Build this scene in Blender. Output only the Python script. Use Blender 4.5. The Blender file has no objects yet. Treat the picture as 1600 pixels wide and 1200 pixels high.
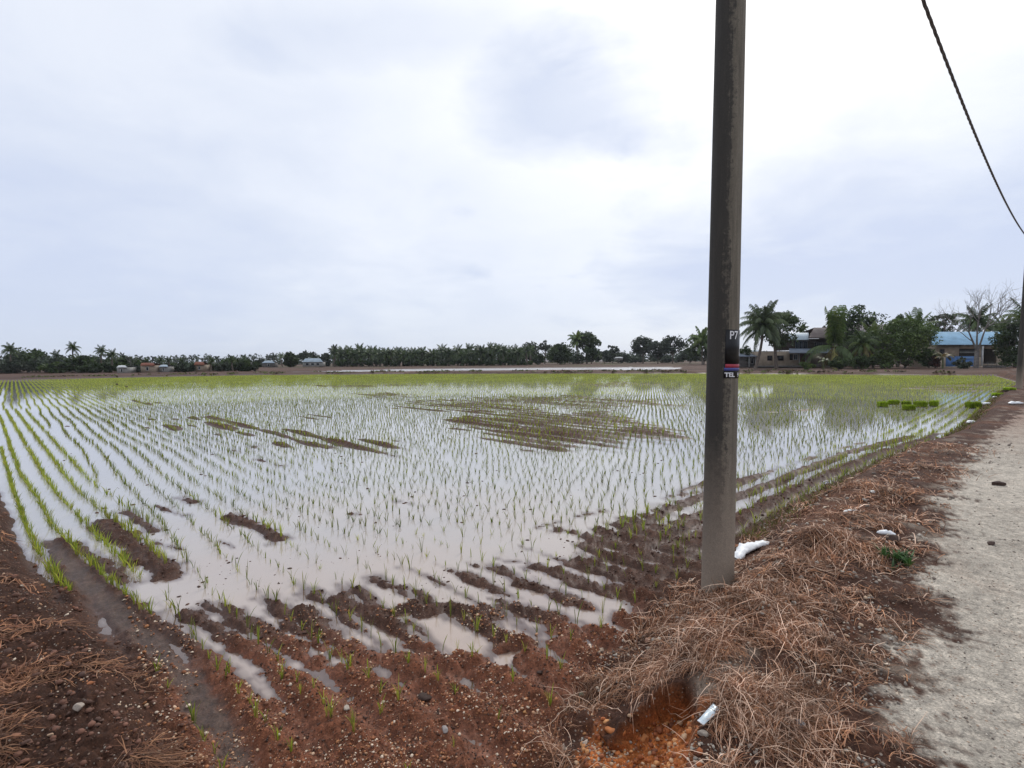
import bpy, math, random
import numpy as np
from mathutils import Matrix, Vector, Euler

rng = np.random.default_rng(7)
random.seed(7)
S = bpy.context.scene
C = S.collection

# ---------------------------------------------------------------- camera
H = 1.65
PITCH = math.radians(2.72)
ROLL = math.radians(0.45)
cam_d = bpy.data.cameras.new('camera')
cam_d.sensor_width = 36.0
cam_d.lens = 18.0
cam_d.clip_start = 0.05
cam_d.clip_end = 9000
cam = bpy.data.objects.new('camera', cam_d)
C.objects.link(cam)
CM = Matrix.Translation((0, 0, H)) @ Matrix.Rotation(math.pi / 2 - PITCH, 4, 'X') @ Matrix.Rotation(-ROLL, 4, 'Z')
cam.matrix_world = CM
S.camera = cam
R3 = np.array(CM.to_3x3())

# ---------------------------------------------------------------- world
SUN_AZ = math.radians(26)       # to the right of straight ahead (+Y)
SUN_EL = math.radians(37)
sun_dir = np.array([math.sin(SUN_AZ) * math.cos(SUN_EL), math.cos(SUN_AZ) * math.cos(SUN_EL), math.sin(SUN_EL)])
W = bpy.data.worlds.new('World')
S.world = W
W.use_nodes = True
nt = W.node_tree
nt.nodes.clear()


def mknode(nt, typ, **kw):
    n = nt.nodes.new(typ)
    for k, v in kw.items():
        setattr(n, k, v)
    return n


def math_node(nt, op, a, b=None, clamp=False):
    n = mknode(nt, 'ShaderNodeMath', operation=op, use_clamp=clamp)
    for i, q in enumerate((a, b)):
        if q is None:
            continue
        if isinstance(q, (int, float)):
            n.inputs[i].default_value = q
        else:
            nt.links.new(q, n.inputs[i])
    return n.outputs[0]


def ramp_node(nt, fac, stops):
    n = mknode(nt, 'ShaderNodeValToRGB')
    cr = n.color_ramp
    while len(cr.elements) > 1:
        cr.elements.remove(cr.elements[-1])
    cr.elements[0].position = stops[0][0]
    cr.elements[0].color = (*stops[0][1], 1)
    for p, c in stops[1:]:
        e = cr.elements.new(p)
        e.color = (*c, 1)
    nt.links.new(fac, n.inputs[0])
    return n.outputs[0]


def noise_node(nt, vec, scale, detail=4, rough=0.55, dist=0.0):
    n = mknode(nt, 'ShaderNodeTexNoise')
    n.inputs['Scale'].default_value = scale
    n.inputs['Detail'].default_value = detail
    n.inputs['Roughness'].default_value = rough
    n.inputs['Distortion'].default_value = dist
    if vec is not None:
        nt.links.new(vec, n.inputs['Vector'])
    return n.outputs[0]


def mix_col(nt, fac, a, b, mode='MIX'):
    n = mknode(nt, 'ShaderNodeMix', data_type='RGBA', blend_type=mode)
    for sock, q in ((n.inputs[0], fac), (n.inputs[6], a), (n.inputs[7], b)):
        if isinstance(q, (int, float)):
            sock.default_value = q
        elif isinstance(q, tuple):
            sock.default_value = (*q, 1)
        else:
            nt.links.new(q, sock)
    return n.outputs[2]


def cloud_plane(px, py):
    """where the line of sight through a picture point meets the cloud deck"""
    d = np.array(CM.to_3x3() @ Vector(((px - 800) / 800.0, (600 - py) / 800.0, -1.0)))
    d /= np.linalg.norm(d)
    return d[0] / (d[2] + .22), d[1] / (d[2] + .22)


def build_world():
    tc = mknode(nt, 'ShaderNodeTexCoord')
    d = tc.outputs['Generated']
    sep = mknode(nt, 'ShaderNodeSeparateXYZ')
    nt.links.new(d, sep.inputs[0])
    z = math_node(nt, 'MAXIMUM', sep.outputs[2], 0.0)
    # cloud deck: project the direction onto a plane overhead
    k = math_node(nt, 'ADD', z, 0.22)
    cx = math_node(nt, 'DIVIDE', sep.outputs[0], k)
    cy = math_node(nt, 'DIVIDE', sep.outputs[1], k)
    comb = mknode(nt, 'ShaderNodeCombineXYZ')
    nt.links.new(cx, comb.inputs[0])
    nt.links.new(cy, comb.inputs[1])
    mp = mknode(nt, 'ShaderNodeMapping')
    nt.links.new(comb.outputs[0], mp.inputs[0])
    mp.inputs['Location'].default_value = CLOUD_OFF
    n1 = noise_node(nt, mp.outputs[0], 0.55, 3, 0.5, 0.3)
    n2 = noise_node(nt, mp.outputs[0], 2.3, 7, 0.58, 0.35)
    n3 = noise_node(nt, mp.outputs[0], 1.3, 5, 0.6, 0.2)
    dt = mknode(nt, 'ShaderNodeVectorMath', operation='DOT_PRODUCT')
    nt.links.new(d, dt.inputs[0])
    dt.inputs[1].default_value = tuple(sun_dir)
    dv = math_node(nt, 'MAXIMUM', dt.outputs['Value'], 0.0)
    glow = math_node(nt, 'ADD', math_node(nt, 'MULTIPLY', math_node(nt, 'POWER', dv, 3.0), .30), math_node(nt, 'MULTIPLY', math_node(nt, 'POWER', dv, 14.0), .55))
    f = math_node(nt, 'ADD', glow, math_node(nt, 'MULTIPLY', z, 0.34))
    f = math_node(nt, 'ADD', f, math_node(nt, 'MULTIPLY', math_node(nt, 'SUBTRACT', n1, 0.5), .75))
    f = math_node(nt, 'ADD', f, math_node(nt, 'MULTIPLY', math_node(nt, 'SUBTRACT', n2, 0.5), .28))
    f = math_node(nt, 'ADD', f, 0.215)
    # thicker banks of cloud: (picture point, reach across, reach in depth, weight)
    for px, py, rx, ry, wgt in CLOUDS:
        ax, ay = cloud_plane(px, py)
        ux = math_node(nt, 'DIVIDE', math_node(nt, 'SUBTRACT', cx, ax), rx)
        uy = math_node(nt, 'DIVIDE', math_node(nt, 'SUBTRACT', cy, ay), ry)
        q = math_node(nt, 'SQRT', math_node(nt, 'ADD', math_node(nt, 'MULTIPLY', ux, ux), math_node(nt, 'MULTIPLY', uy, uy)))
        q = math_node(nt, 'ADD', q, math_node(nt, 'MULTIPLY', math_node(nt, 'SUBTRACT', n2, .5), 1.0))
        q = math_node(nt, 'ADD', q, math_node(nt, 'MULTIPLY', math_node(nt, 'SUBTRACT', n3, .5), 1.6))
        b = ramp_node(nt, math_node(nt, 'SUBTRACT', 1.25, q, True), [(0, (0, 0, 0)), (.3, (.4, .4, .4)), (.85, (1, 1, 1))])
        f = math_node(nt, 'SUBTRACT', f, math_node(nt, 'MULTIPLY', b, wgt))
    f = math_node(nt, 'ADD', f, 0.0, True)
    col = ramp_node(nt, f, [(0.0, (5.4, 6.05, 7.7)), (0.25, (6.3, 6.85, 8.1)), (0.5, (7.5, 7.9, 8.75)),
                            (0.75, (8.7, 8.95, 9.4)), (1.0, (10.6, 10.6, 10.6))])
    hz = math_node(nt, 'SUBTRACT', 1.0, math_node(nt, 'DIVIDE', z, 0.16), True)
    hz = math_node(nt, 'MULTIPLY', math_node(nt, 'POWER', hz, 1.3), 0.5)
    col = mix_col(nt, hz, col, (6.0, 6.6, 7.5))
    sky = mknode(nt, 'ShaderNodeTexSky', sky_type='NISHITA', sun_disc=False)
    sky.sun_elevation = SUN_EL
    sky.sun_rotation = SUN_AZ
    col = mix_col(nt, 0.06, col, sky.outputs[0])
    bg = mknode(nt, 'ShaderNodeBackground')
    nt.links.new(col, bg.inputs[0])
    bg.inputs[1].default_value = 0.10
    out = mknode(nt, 'ShaderNodeOutputWorld')
    nt.links.new(bg.outputs[0], out.inputs[0])


CLOUDS = [(880, 180, .27, .24, .56), (1010, 225, .18, .12, .36), (640, 50, .40, .10, .24), (1540, 430, 1.5, 1.5, .46), (1330, 190, .12, .05, .10), (20, 480, 1.6, 1.6, .20)]
CLOUD_OFF = (0.85, 0.3, 0.0)
build_world()

sl = bpy.data.lights.new('sun', 'SUN')
sl.energy = 1.1
sl.angle = math.radians(16)
sl.color = (1.0, 0.97, 0.92)
so = bpy.data.objects.new('sun', sl)
so.rotation_euler = Vector(-sun_dir).to_track_quat('-Z', 'Y').to_euler()
C.objects.link(so)

S.view_settings.view_transform = 'Standard'
S.view_settings.look = 'None'
S.view_settings.exposure = 0.24
S.view_settings.gamma = 1.0
S.view_settings.use_curve_mapping = False
S.cycles.max_bounces = 6
S.cycles.transparent_max_bounces = 8

# ---------------------------------------------------------------- helpers: picture geometry
F_PX = 800.0


def ray(px, py):
    v = np.array([(px - 800) / F_PX, (600 - py) / F_PX, -1.0])
    return R3 @ v


def G(px, py, z):               # the point of the level z seen at a pixel of the photograph
    r = ray(px, py)
    t = (z - H) / r[2]
    return (r[0] * t, r[1] * t)


def P3(px, py, D):              # the point at depth D (world Y) seen at a pixel
    r = ray(px, py)
    t = D / r[1]
    return (r[0] * t, D, H + r[2] * t)


def proj(x, y, z):
    q = np.stack([x, y, z - H], -1) @ R3
    w = np.maximum(-q[..., 2], 1e-3)
    return 800 + F_PX * q[..., 0] / w, 600 - F_PX * q[..., 1] / w, -q[..., 2]


def GL(pts, z):
    return [G(a, b, z) for a, b in pts]


# ---------------------------------------------------------------- helpers: noise
def _hash(ix, iy, s):
    h = (ix.astype(np.int64) * 374761393 + iy.astype(np.int64) * 668265263 + s * 1442695041) & 0xFFFFFFFF
    h = ((h ^ (h >> 13)) * 1274126177) & 0xFFFFFFFF
    h = ((h ^ (h >> 16)) * 2246822519) & 0xFFFFFFFF
    return (h ^ (h >> 15)) & 0xFFFF


def pn(x, y, s=0):
    ix = np.floor(x); iy = np.floor(y)
    fx = x - ix; fy = y - iy
    u = fx * fx * fx * (fx * (fx * 6 - 15) + 10)
    v = fy * fy * fy * (fy * (fy * 6 - 15) + 10)
    r = 0
    out = []
    for dx in (0, 1):
        for dy in (0, 1):
            a = _hash(ix + dx, iy + dy, s) * (2 * math.pi / 65536)
            out.append(np.cos(a) * (fx - dx) + np.sin(a) * (fy - dy))
    a = out[0] * (1 - v) + out[1] * v
    b = out[2] * (1 - v) + out[3] * v
    return (a * (1 - u) + b * u) * 1.5


def fbm(x, y, size, octv=4, s=0, gain=0.5):
    r = 0; amp = 1.0; f = 1.0 / size; tot = 0
    for o in range(octv):
        r = r + amp * pn(x * f + 13.7 * o, y * f - 7.3 * o, s + o)
        tot += amp
        amp *= gain; f *= 2.03
    return r / tot * 1.4


def clods(x, y, size, s=0):      # lumpy relief, bulging upwards
    return 1 - np.abs(pn(x / size, y / size, s)) * 2.2


def sm(a, b, t):
    t = np.clip((t - a) / (b - a), 0, 1)
    return t * t * (3 - 2 * t)


def dist_line(x, y, pts):
    best = np.full(x.shape, 1e9)
    for (ax, ay), (bx, by) in zip(pts[:-1], pts[1:]):
        dx, dy = bx - ax, by - ay
        L = dx * dx + dy * dy + 1e-12
        t = np.clip(((x - ax) * dx + (y - ay) * dy) / L, 0, 1)
        d = (x - ax - t * dx) ** 2 + (y - ay - t * dy) ** 2
        np.minimum(best, d, out=best)
    return np.sqrt(best)


def sd_poly(x, y, pts):          # positive inside
    d = dist_line(x, y, pts + [pts[0]])
    ins = np.zeros(x.shape, bool)
    n = len(pts)
    for i in range(n):
        ax, ay = pts[i]; bx, by = pts[(i + 1) % n]
        if ay == by:
            continue
        c = ((ay > y) != (by > y)) & (x < (bx - ax) * (y - ay) / (by - ay) + ax)
        ins ^= c
    return np.where(ins, d, -d)


# ---------------------------------------------------------------- the lie of the land
WL = -0.45                      # water level of the paddy
U = np.array([0.716, 0.698])    # along the road
V = np.array([-0.716, 0.698])   # along the rice rows

FOOT = GL([(800, 1215), (850, 1150), (895, 1085), (925, 1035), (960, 1000), (1000, 955), (1060, 915), (1120, 875),
           (1155, 850), (1250, 792), (1330, 748), (1400, 714), (1480, 688), (1520, 655), (1545, 630), (1566, 611)], -0.42)
FOOT += [(38.5, 38.8), (50.0, 53.0), (62, 66)]
BANK = [(-3.2, 1.2), (-1.7, 1.75), (-0.8, 2.1)] + FOOT + [(400, 400), (400, -60), (-400, -60), (-40, -8)]
FL = GL([(-260, 640), (-60, 700), (0, 748), (28, 790), (42, 830), (75, 880), (110, 932), (150, 975), (205, 1005), (262, 1070),
         (300, 1120), (345, 1205)], -0.42)
BUND = [(-420, 420)] + [(-75, 66), (-45, 42), (-28, 27.5)] + FL[1:] + [(-1.2, 1.9), (-3.2, 1.2), (-40, -8), (-420, -60)]
ROAD = [(-6.5, -8.0)] + GL([(1385, 1300), (1402, 1200), (1425, 1080), (1440, 990), (1462, 900), (1478, 820), (1496, 765), (1525, 712), (1560, 674),
           (1600, 642)], 0.0) + [(29.2, 27.2), (60, 57.5), (66, 57.5), (35, 27), (6, -8.0)]
FAR_EDGE = GL([(-60, 596.5), (0, 594.5), (200, 590), (400, 586), (600, 584.5), (800, 584), (1100, 583.5), (1350, 585.5), (1510, 586.5)], -0.42)
OUT = [(-420, 420)] + [(-110, 80)] + FAR_EDGE + [(56, 57), (400, 420)]
POND2 = [(-44, 88), (-20, 93), (8, 92), (26, 88), (33, 96), (40, 118), (30, 128), (-20, 128), (-38, 118)]


def sdv(x, y, poly, s, amp, size):
    return sd_poly(x, y, poly) + amp * fbm(x, y, size, 3, s)


def rowq(x, y):                 # coordinate across the rows; rows bend slightly near the camera
    q = x * U[0] + y * U[1]
    t = x * V[0] + y * V[1]
    tt = np.clip(t, -3, 16)
    g = 0.0022 * (16 - tt) ** 2 * 0.9 * sm(2.5, -6.0, x) 
    return q + g, t


def stroke(px, w, h, z=-0.4):
    return (GL(px, z), w, h)


STROKES = [
    stroke([(118, 842), (150, 868), (200, 905)], .13, .07),
    stroke([(158, 812), (180, 828), (215, 850), (262, 888)], .19, .11),
    stroke([(195, 795), (215, 808), (242, 825)], .12, .08),
    stroke([(236, 840), (255, 846), (290, 852)], .08, .06),
    stroke([(280, 774), (308, 780)], .13, .07), stroke([(245, 785), (268, 795), (292, 800)], .07, .055),
    stroke([(360, 803), (400, 818), (440, 836)], .15, .09), stroke([(340, 838), (368, 850)], .05, .055),
    stroke([(100, 852), (150, 893), (192, 928), (240, 965), (300, 1002), (350, 1045), (420, 1100)], .10, .075),
    stroke([(290, 950), (340, 978), (400, 1012), (450, 1052)], .10, .075),
    stroke([(320, 935), (345, 948), (360, 962)], .07, .05), stroke([(372, 950), (420, 980), (470, 1008), (500, 1030)], .09, .07),
    stroke([(462, 948), (490, 962), (525, 990), (580, 1022)], .13, .085),
    stroke([(532, 930), (565, 942), (610, 970), (660, 1003), (720, 1040)], .12, .085),
    stroke([(598, 905), (640, 912), (668, 928), (640, 940), (606, 952)], .09, .075),
    stroke([(655, 948), (700, 940), (735, 955), (780, 985), (830, 1000)], .13, .09),
    stroke([(700, 884), (722, 886), (746, 892)], .06, .055), stroke([(732, 874), (748, 878)], .06, .055),
    stroke([(775, 866), (812, 871)], .05, .05), stroke([(765, 928), (782, 930)], .04, .05),
    stroke([(810, 904), (850, 915), (892, 934)], .09, .075),
    stroke([(790, 938), (820, 945), (870, 962), (900, 985)], .13, .085),
    stroke([(830, 878), (870, 886), (920, 905), (975, 920)], .10, .08),
    stroke([(905, 870), (960, 884), (1010, 900), (1060, 925)], .10, .08),
    stroke([(434, 936), (466, 938)], .05, .05), stroke([(545, 797), (570, 799)], .05, .06),
    stroke([(620, 778), (660, 784)], .06, .05), stroke([(815, 848), (830, 851)], .05, .05),
    stroke([(870, 822), (900, 826), (938, 838)], .12, .075), stroke([(905, 845), (935, 838), (960, 832)], .10, .075),
    stroke([(840, 818), (880, 808)], .06, .05), stroke([(905, 800), (945, 793)], .08, .055),
    stroke([(430, 722), (442, 724)], .1, .05), stroke([(400, 714), (415, 718)], .1, .05),
    stroke([(930, 845), (1000, 815), (1050, 790), (1098, 772)], .13, .085),
    stroke([(970, 868), (1030, 835), (1098, 806)], .15, .085),
    stroke([(190, 945), (215, 960)], .05, .05),
    stroke([(960, 812), (1000, 800), (1045, 786)], .05, .06), stroke([(1040, 772), (1090, 764)], .09, .07),
]
FINGERS = [  # water tongues reaching into the land
    (GL([(285, 955), (330, 978), (380, 1005), (440, 1038)], -.44), .07),
    (GL([(430, 955), (470, 985), (520, 1020)], -.44), .09),
    (GL([(590, 955), (640, 985), (690, 1012)], -.44), .06),
    (GL([(842, 992), (818, 1012), (785, 1030)], -.44), .045),
    (GL([(700, 965), (725, 985)], -.44), .05),
    (GL([(880, 925), (930, 935), (975, 942)], -.44), .06),
    (GL([(900, 862), (960, 875), (1045, 888)], -.44), .045),
    (GL([(850, 1100), (830, 1070), (790, 1090)], -.44), .0),
]
SHORE = GL([(215, 940), (330, 935), (430, 915), (520, 905), (620, 888), (700, 872), (800, 866), (900, 850), (1060, 900), (1000, 950), (860, 1010), (700, 1040),
            (520, 1060), (380, 1080), (270, 1020)], -.44)
CHANNEL = GL([(70, 842), (95, 872), (130, 905), (175, 950), (215, 985), (262, 1030), (310, 1090), (340, 1140), (372, 1195), (400, 1260)], -.44)
LAND = GL([(60, 838), (115, 842), (150, 895), (195, 935), (240, 975), (300, 1012), (360, 1045), (420, 1055), (470, 1035), (560, 1032),
           (640, 1012), (700, 1020), (760, 1005), (840, 998), (900, 985), (960, 955), (1010, 930), (1090, 925), (1200, 1000),
           (1200, 1400), (300, 1400), (60, 1000)], -.42)
RLAND = GL([(890, 838), (930, 818), (1000, 795), (1060, 762), (1110, 748), (1180, 738), (1250, 718), (1330, 692), (1420, 678),
            (1486, 674), (1510, 655), (1540, 628), (1556, 612), (1600, 612), (1530, 700), (1330, 800), (1130, 930), (1000, 950), (950, 905), (930, 870)], -.42)
MIDS = [
    (GL([(575, 628), (700, 620), (900, 617), (1060, 624), (1075, 636), (900, 644), (720, 648), (620, 640)], -.44), .55),
    (GL([(660, 655), (800, 640), (960, 642), (1060, 660), (1092, 688), (1010, 705), (880, 706), (790, 700), (700, 675)], -.44), .85),
    (GL([(290, 652), (345, 648), (480, 668), (610, 688), (616, 712), (540, 710), (430, 696), (320, 672)], -.44), .95),
    (GL([(225, 656), (270, 657), (298, 670), (270, 675)], -.44), .9),
    (GL([(330, 686), (350, 684), (400, 702), (446, 722), (430, 728), (380, 710)], -.44), .72),
    (GL([(160, 626), (240, 624), (270, 632), (220, 637)], -.44), .6),
    (GL([(395, 645), (470, 640), (530, 650), (470, 656)], -.44), .65),
    (GL([(520, 614), (620, 612), (670, 620), (600, 627)], -.44), .6),
    (GL([(420, 602), (560, 600), (700, 601), (560, 606)], -.44), .55),
    (GL([(850, 600), (960, 596), (1060, 600), (960, 607)], -.44), .55),
    (GL([(160, 655), (205, 670), (190, 676)], -.44), .6),
    (GL([(100, 660), (132, 680), (122, 684)], -.44), .6),
    (GL([(1400, 606), (1500, 598), (1568, 598), (1560, 612), (1470, 616)], -.44), .7),
    (GL([(1160, 640), (1300, 636), (1300, 644), (1180, 650)], -.44), .4),
]
LIP = GL([(972, 1092), (990, 1076), (1012, 1063), (1050, 1051), (1088, 1054), (1112, 1078), (1114, 1108)], -.07)
PIT = LIP + GL([(1108, 1140), (1102, 1200), (1092, 1400), (880, 1400), (885, 1150), (915, 1105)], -.33)
ORANGE = LIP + GL([(1108, 1145), (1100, 1200), (1088, 1400), (895, 1400), (900, 1160), (925, 1108)], -.33)
GRAVELZ = GL([(340, 1010), (560, 1000), (800, 1010), (900, 960), (990, 940), (1010, 1010), (980, 1060), (900, 1120), (860, 1300),
              (300, 1300), (260, 1100)], -0.4)
MOUNDS = [  # heaps of pulled grass: px, z, radius, height
    (1100, 1000, -.10, .24, .04), (1030, 1020, -.10, .16, .035), (1180, 930, 0, .35, .05), (1290, 850, 0, .38, .13), (1250, 890, 0, .3, .05),
    (1370, 815, 0, .35, .04), (1400, 775, 0, .45, .09), (1440, 730, 0, .5, .06), (1160, 1090, 0, .22, .06),
    (1250, 1000, 0, .25, .05), (1330, 770, -.1, .3, .04), (1230, 1130, 0, .2, .03), (1480, 700, 0, .7, .05), (1395, 852, 0, .12, .05),
]
MOUNDS = [(*G(a, b, z), r, h) for a, b, z, r, h in MOUNDS]


def terrain(x, y):
    """height, colour, wetness and zones of the ground"""
    shp = x.shape
    near = (x * x + y * y) < 40 ** 2
    r = np.sqrt(x * x + y * y)
    sR = sdv(x, y, BANK, 3, .05, .6)
    sL = sdv(x, y, BUND, 9, .05, .5)
    sO = sd_poly(x, y, OUT)
    sRd = sdv(x, y, ROAD, 21, .20, .6)
    q, t = rowq(x, y)
    # --- mud of the field
    big = fbm(x, y, 2.6, 3, 31)
    med = fbm(x, y, .35, 4, 41)
    fine = fbm(x, y, .07, 3, 51)
    cl = np.zeros(shp)
    nr = r < 22
    cl[nr] = clods(x[nr], y[nr], .075, 5) * .6 + clods(x[nr], y[nr], .032, 6) * .4
    z = WL - .05 + .012 * big
    mud = np.zeros(shp)
    for pts, w, h in STROKES:
        a = np.array(pts)
        m = (x > a[:, 0].min() - .5) & (x < a[:, 0].max() + .5) & (y > a[:, 1].min() - .5) & (y < a[:, 1].max() + .5)
        if not m.any():
            continue
        d = dist_line(x[m], y[m], pts)
        g = (1 - d / (w * 1.5) + .42 * fbm(x[m], y[m], .17, 4, 77, .6) + .25 * fbm(x[m], y[m], .5, 2, 78))
        v = np.clip(g, 0, 1) ** 1.1 * (h * .8 + .02)
        mud[m] = np.maximum(mud[m], v)
    dF = np.where(sR < 0, -sR, 0)
    sLand = sdv(x, y, LAND, 17, .05, .3)
    lm = sm(-.12, .10, sLand)
    lz = .066 + .022 * sm(0, .8, sLand) + .022 * (1 + .55 * sm(.7, .1, sLand)) * np.cos(q * 2 * math.pi / .3 + 2.6) + .016 * med
    for pts, w in FINGERS:
        if w > 0:
            d = dist_line(x, y, pts)
            lz = lz - .07 * (1 - sm(w * .5, w * 1.6, d + .03 * med))
    mud = np.maximum(mud, lm * lz)
    dC = dist_line(x, y, CHANNEL)
    chan = (1 - sm(.03, .12, dC + .06 * med + .03 * fine)) * lm * (.45 + .55 * sm(-.35, .1, big + .5 * med)) * sm(2.2, 2.9, r)
    # long low furrows running out of the land into the water
    sSh = sd_poly(x, y, SHORE)
    m = sSh > -.4
    cS = sm(-.35, .45, sSh[m] + .25 * fbm(x[m], y[m], .8, 3, 65))
    v = cS * (.026 + .024 * np.cos(q[m] * 2 * math.pi / .3 + 2.6 + 1.2 * med[m]) + .055 * fbm(t[m] * .45 + 50, q[m] * 1.6, .35, 3, 67) + .014 * med[m])
    mud[m] = np.maximum(mud[m], v)
    # right hand strip by the bank, ploughed along it
    sRL = sdv(x, y, RLAND, 19, .08, .6)
    rm = sm(-.15, .15, sRL)
    ridge = np.cos((dF + .05 * big) * 2 * math.pi / .42)
    ridge2 = np.cos(q * 2 * math.pi / .3)
    blend = sm(3.0, 1.2, x)
    rz = .048 + .030 * (ridge * (1 - blend) + ridge2 * blend * .9) + .024 * med + .05 * np.exp(-dF / .5) + .015 * big
    mud = np.maximum(mud, rm * np.clip(rz, 0, 1))
    for pts, cov in MIDS:
        a = np.array(pts)
        m = (x > a[:, 0].min() - 2) & (x < a[:, 0].max() + 2) & (y > a[:, 1].min() - 2) & (y < a[:, 1].max() + 2)
        if not m.any():
            continue
        s_ = sd_poly(x[m], y[m], pts)
        xx, yy = x[m], y[m]
        c = sm(-.8, 1.4, s_ + 1.3 * fbm(xx, yy, 2.2, 3, 61))
        st = np.cos(q[m] * 2 * math.pi / .6)
        v = c * (.030 + .07 * (cov - .45) + .042 * st + .060 * fbm(t[m] * .12 + 100, q[m] * .9, .4, 3, 63) + .012 * med[m])
        mud[m] = np.maximum(mud[m], v)
    z = z + mud
    lump_ = fbm(x, y, .13, 4, 55, .6)
    z = z + (.013 * lump_ + .007 * fine) * sm(.002, .03, mud) * (1 - chan)
    emerg = sm(0, .03, z - WL)
    z = z + emerg * (.014 * cl + .014 * fine + .020 * lump_) * sm(22, 8, r) * (1 - chan * .95)
    z = z * (1 - chan) + chan * (WL + .014 + .012 * med + .010 * fine + .008 * cl)
    # --- bank on the right
    tb = sm(-.02, .62 + .33 * sm(9, 4, r), sR)
    zb = -.02 + .030 * fbm(x, y, .5, 4, 71) + .012 * cl + .010 * fine
    rd = sm(-.25, .25, sRd)
    zb = zb * (1 - rd) + rd * (.0 + .012 * fbm(x, y, 1.7, 3, 81) + .0045 * fbm(x, y, .09, 3, 83) + .003 * np.clip(pn(x / .03, y / .03, 85), 0, 1))
    for mx, my, mr, mh in MOUNDS:
        d2 = ((x - mx) ** 2 + (y - my) ** 2) / (mr * mr)
        zb = zb + mh * np.exp(-d2 * 1.6) * (1 + .25 * med)
    z = z * (1 - tb) + zb * tb
    # --- eroded pit under the grass lip
    sP = sd_poly(x, y, PIT) + .02 * fbm(x, y, .1, 3, 91)
    dbk = dist_line(x, y, LIP)
    tp = sm(0.0, .045 + .22 * sm(.01, .10, dbk - sP), sP)
    dback = dbk
    zp = -.32 + .07 * sm(0.02, .30, dback) + .018 * cl + .035 * med + .02 * fine
    z = z * (1 - tp) + np.minimum(zp, z) * tp
    # --- left bund
    tl = sm(0, .40, sL)
    zl = -.22 + .07 * sm(.3, 1.6, sL) + .045 * fbm(x, y, .28, 4, 95) + .026 * cl + .014 * fine
    z = z * (1 - tl) + zl * tl
    # --- beyond the far edge
    to = sm(0, .8, sO)
    zo = -.17 + .05 * big - .05 * sm(2, 6, sO) + .06 * sm(55, 150, sO) 
    sS = sd_poly(x, y, POND2) + 1.2 * fbm(x, y, 9, 3, 99)
    zo = zo * (1 - sm(0, 1.5, sS)) + sm(0, 1.5, sS) * (WL - .03 + .06 * np.clip(fbm(x, y * 3, 10, 3, 98) - .05 - .5 * sm(-25, 8, x), -.3, 1))
    keep = 1 - sm(-1.0, .5, sR)      # the road bank runs on past the corner
    to = to * np.maximum(keep, sm(60, 75, r))
    z = z * (1 - to) + zo * to
    # ---------------- colours
    def c3(a):
        return np.array(a)[None, :] * np.ones(shp + (1,))
    mudc = c3((.072, .035, .023))
    red = c3((.18, .067, .035)) * (1 + .35 * fine[..., None])
    col = mudc * (1 + .25 * med[..., None])
    gz = sm(-.25, .25, sd_poly(x, y, GRAVELZ) + .15 * big)[..., None]
    col = col * (1 - gz * .85) + red * gz * .85
    wetc = c3((.088, .056, .043)) * (1 + .3 * med[..., None])
    col = col * (1 - chan[..., None]) + wetc * chan[..., None]
    bankc = c3((.060, .027, .017)) * (1 + .35 * med[..., None])
    redb = np.clip(fbm(x, y, 1.4, 3, 103) * 1.5, 0, 1)[..., None]
    bankc = bankc * (1 - redb * .5) + c3((.19, .075, .035)) * redb * .5
    rbrown = sm(.15, .6, fbm(x, y, .8, 4, 123, .6))[..., None]
    roadc = (c3((.42, .378, .32)) * (1 - rbrown * .35) + c3((.24, .18, .14)) * rbrown * .35) * (1 + .12 * big[..., None] + .20 * med[..., None] + .22 * fbm(x, y, .055, 3, 121)[..., None])
    rk = sm(-.12, .10, sRd + .22 * fine + .20 * med)[..., None]
    farred = sm(10, 20, r)[..., None] * (1 - sm(.3, 1.6, sRd))[..., None]
    roadc = roadc * (1 - .6 * farred) + c3((.20, .10, .065)) * .6 * farred
    greyp = sm(.15, .55, fbm(x, y, .45, 3, 107))[..., None] * sm(.45, .8, sR)[..., None]
    bankc = bankc * (1 - greyp * .7) + c3((.24, .19, .15)) * greyp * .7
    bankc = bankc * (1 - rk) + roadc * rk
    tbc = sm(-.05, .2, sR)[..., None]
    col = col * (1 - tbc) + bankc * tbc
    sOr = sd_poly(x, y, ORANGE) + .09 * fbm(x, y, .22, 4, 111)
    og = np.maximum(sm(-.02, .12, sOr) * .92, tp * .8)[..., None]
    col = col * (1 - og) + c3((.50, .16, .045)) * (1 + .45 * med[..., None] + .4 * fine[..., None]) * og
    blc = c3((.052, .024, .015)) * (1 + .4 * med[..., None])
    tlc = sm(0, .25, sL)[..., None]
    col = col * (1 - tlc) + blc * tlc
    oc = c3((.085, .048, .034)) * (1 + .5 * fbm(x, y * 2, 12, 3, 113)[..., None])
    gr = np.clip(fbm(x, y * 2, 14, 3, 117) * 1.6, 0, 1)[..., None] * sm(45, 90, sO)[..., None]
    oc = oc * (1 - gr) + c3((.06, .075, .022)) * gr
    toc = to[..., None]
    col = col * (1 - toc) + oc * toc
    dz = z - WL
    wet = np.clip(1 - dz / .07, 0, 1) * (1 - tb) * (1 - tl)
    wet = np.maximum(wet, chan * .55)
    zone = np.zeros(shp, int)                        # 0 field mud, 1 bank, 2 road, 3 bund, 4 far
    zone[tb > .3] = 1
    zone[(sRd > 0)] = 2
    zone[(tl > .4) & (sRd < 0)] = 3
    zone[(to > .5)] = 4
    zone[(sL > 0) & (sR > 0) & (y < 1.5) & (sRd < 0)] = 1
    return z, np.clip(col, .004, .9), wet, zone


_pb = G(1060, 1052, -.1)
_pf = G(985, 1160, -.3)
PITB = _pb
_n = np.array(_pf) - np.array(_pb)
PITN = tuple(_n / np.linalg.norm(_n))


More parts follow.
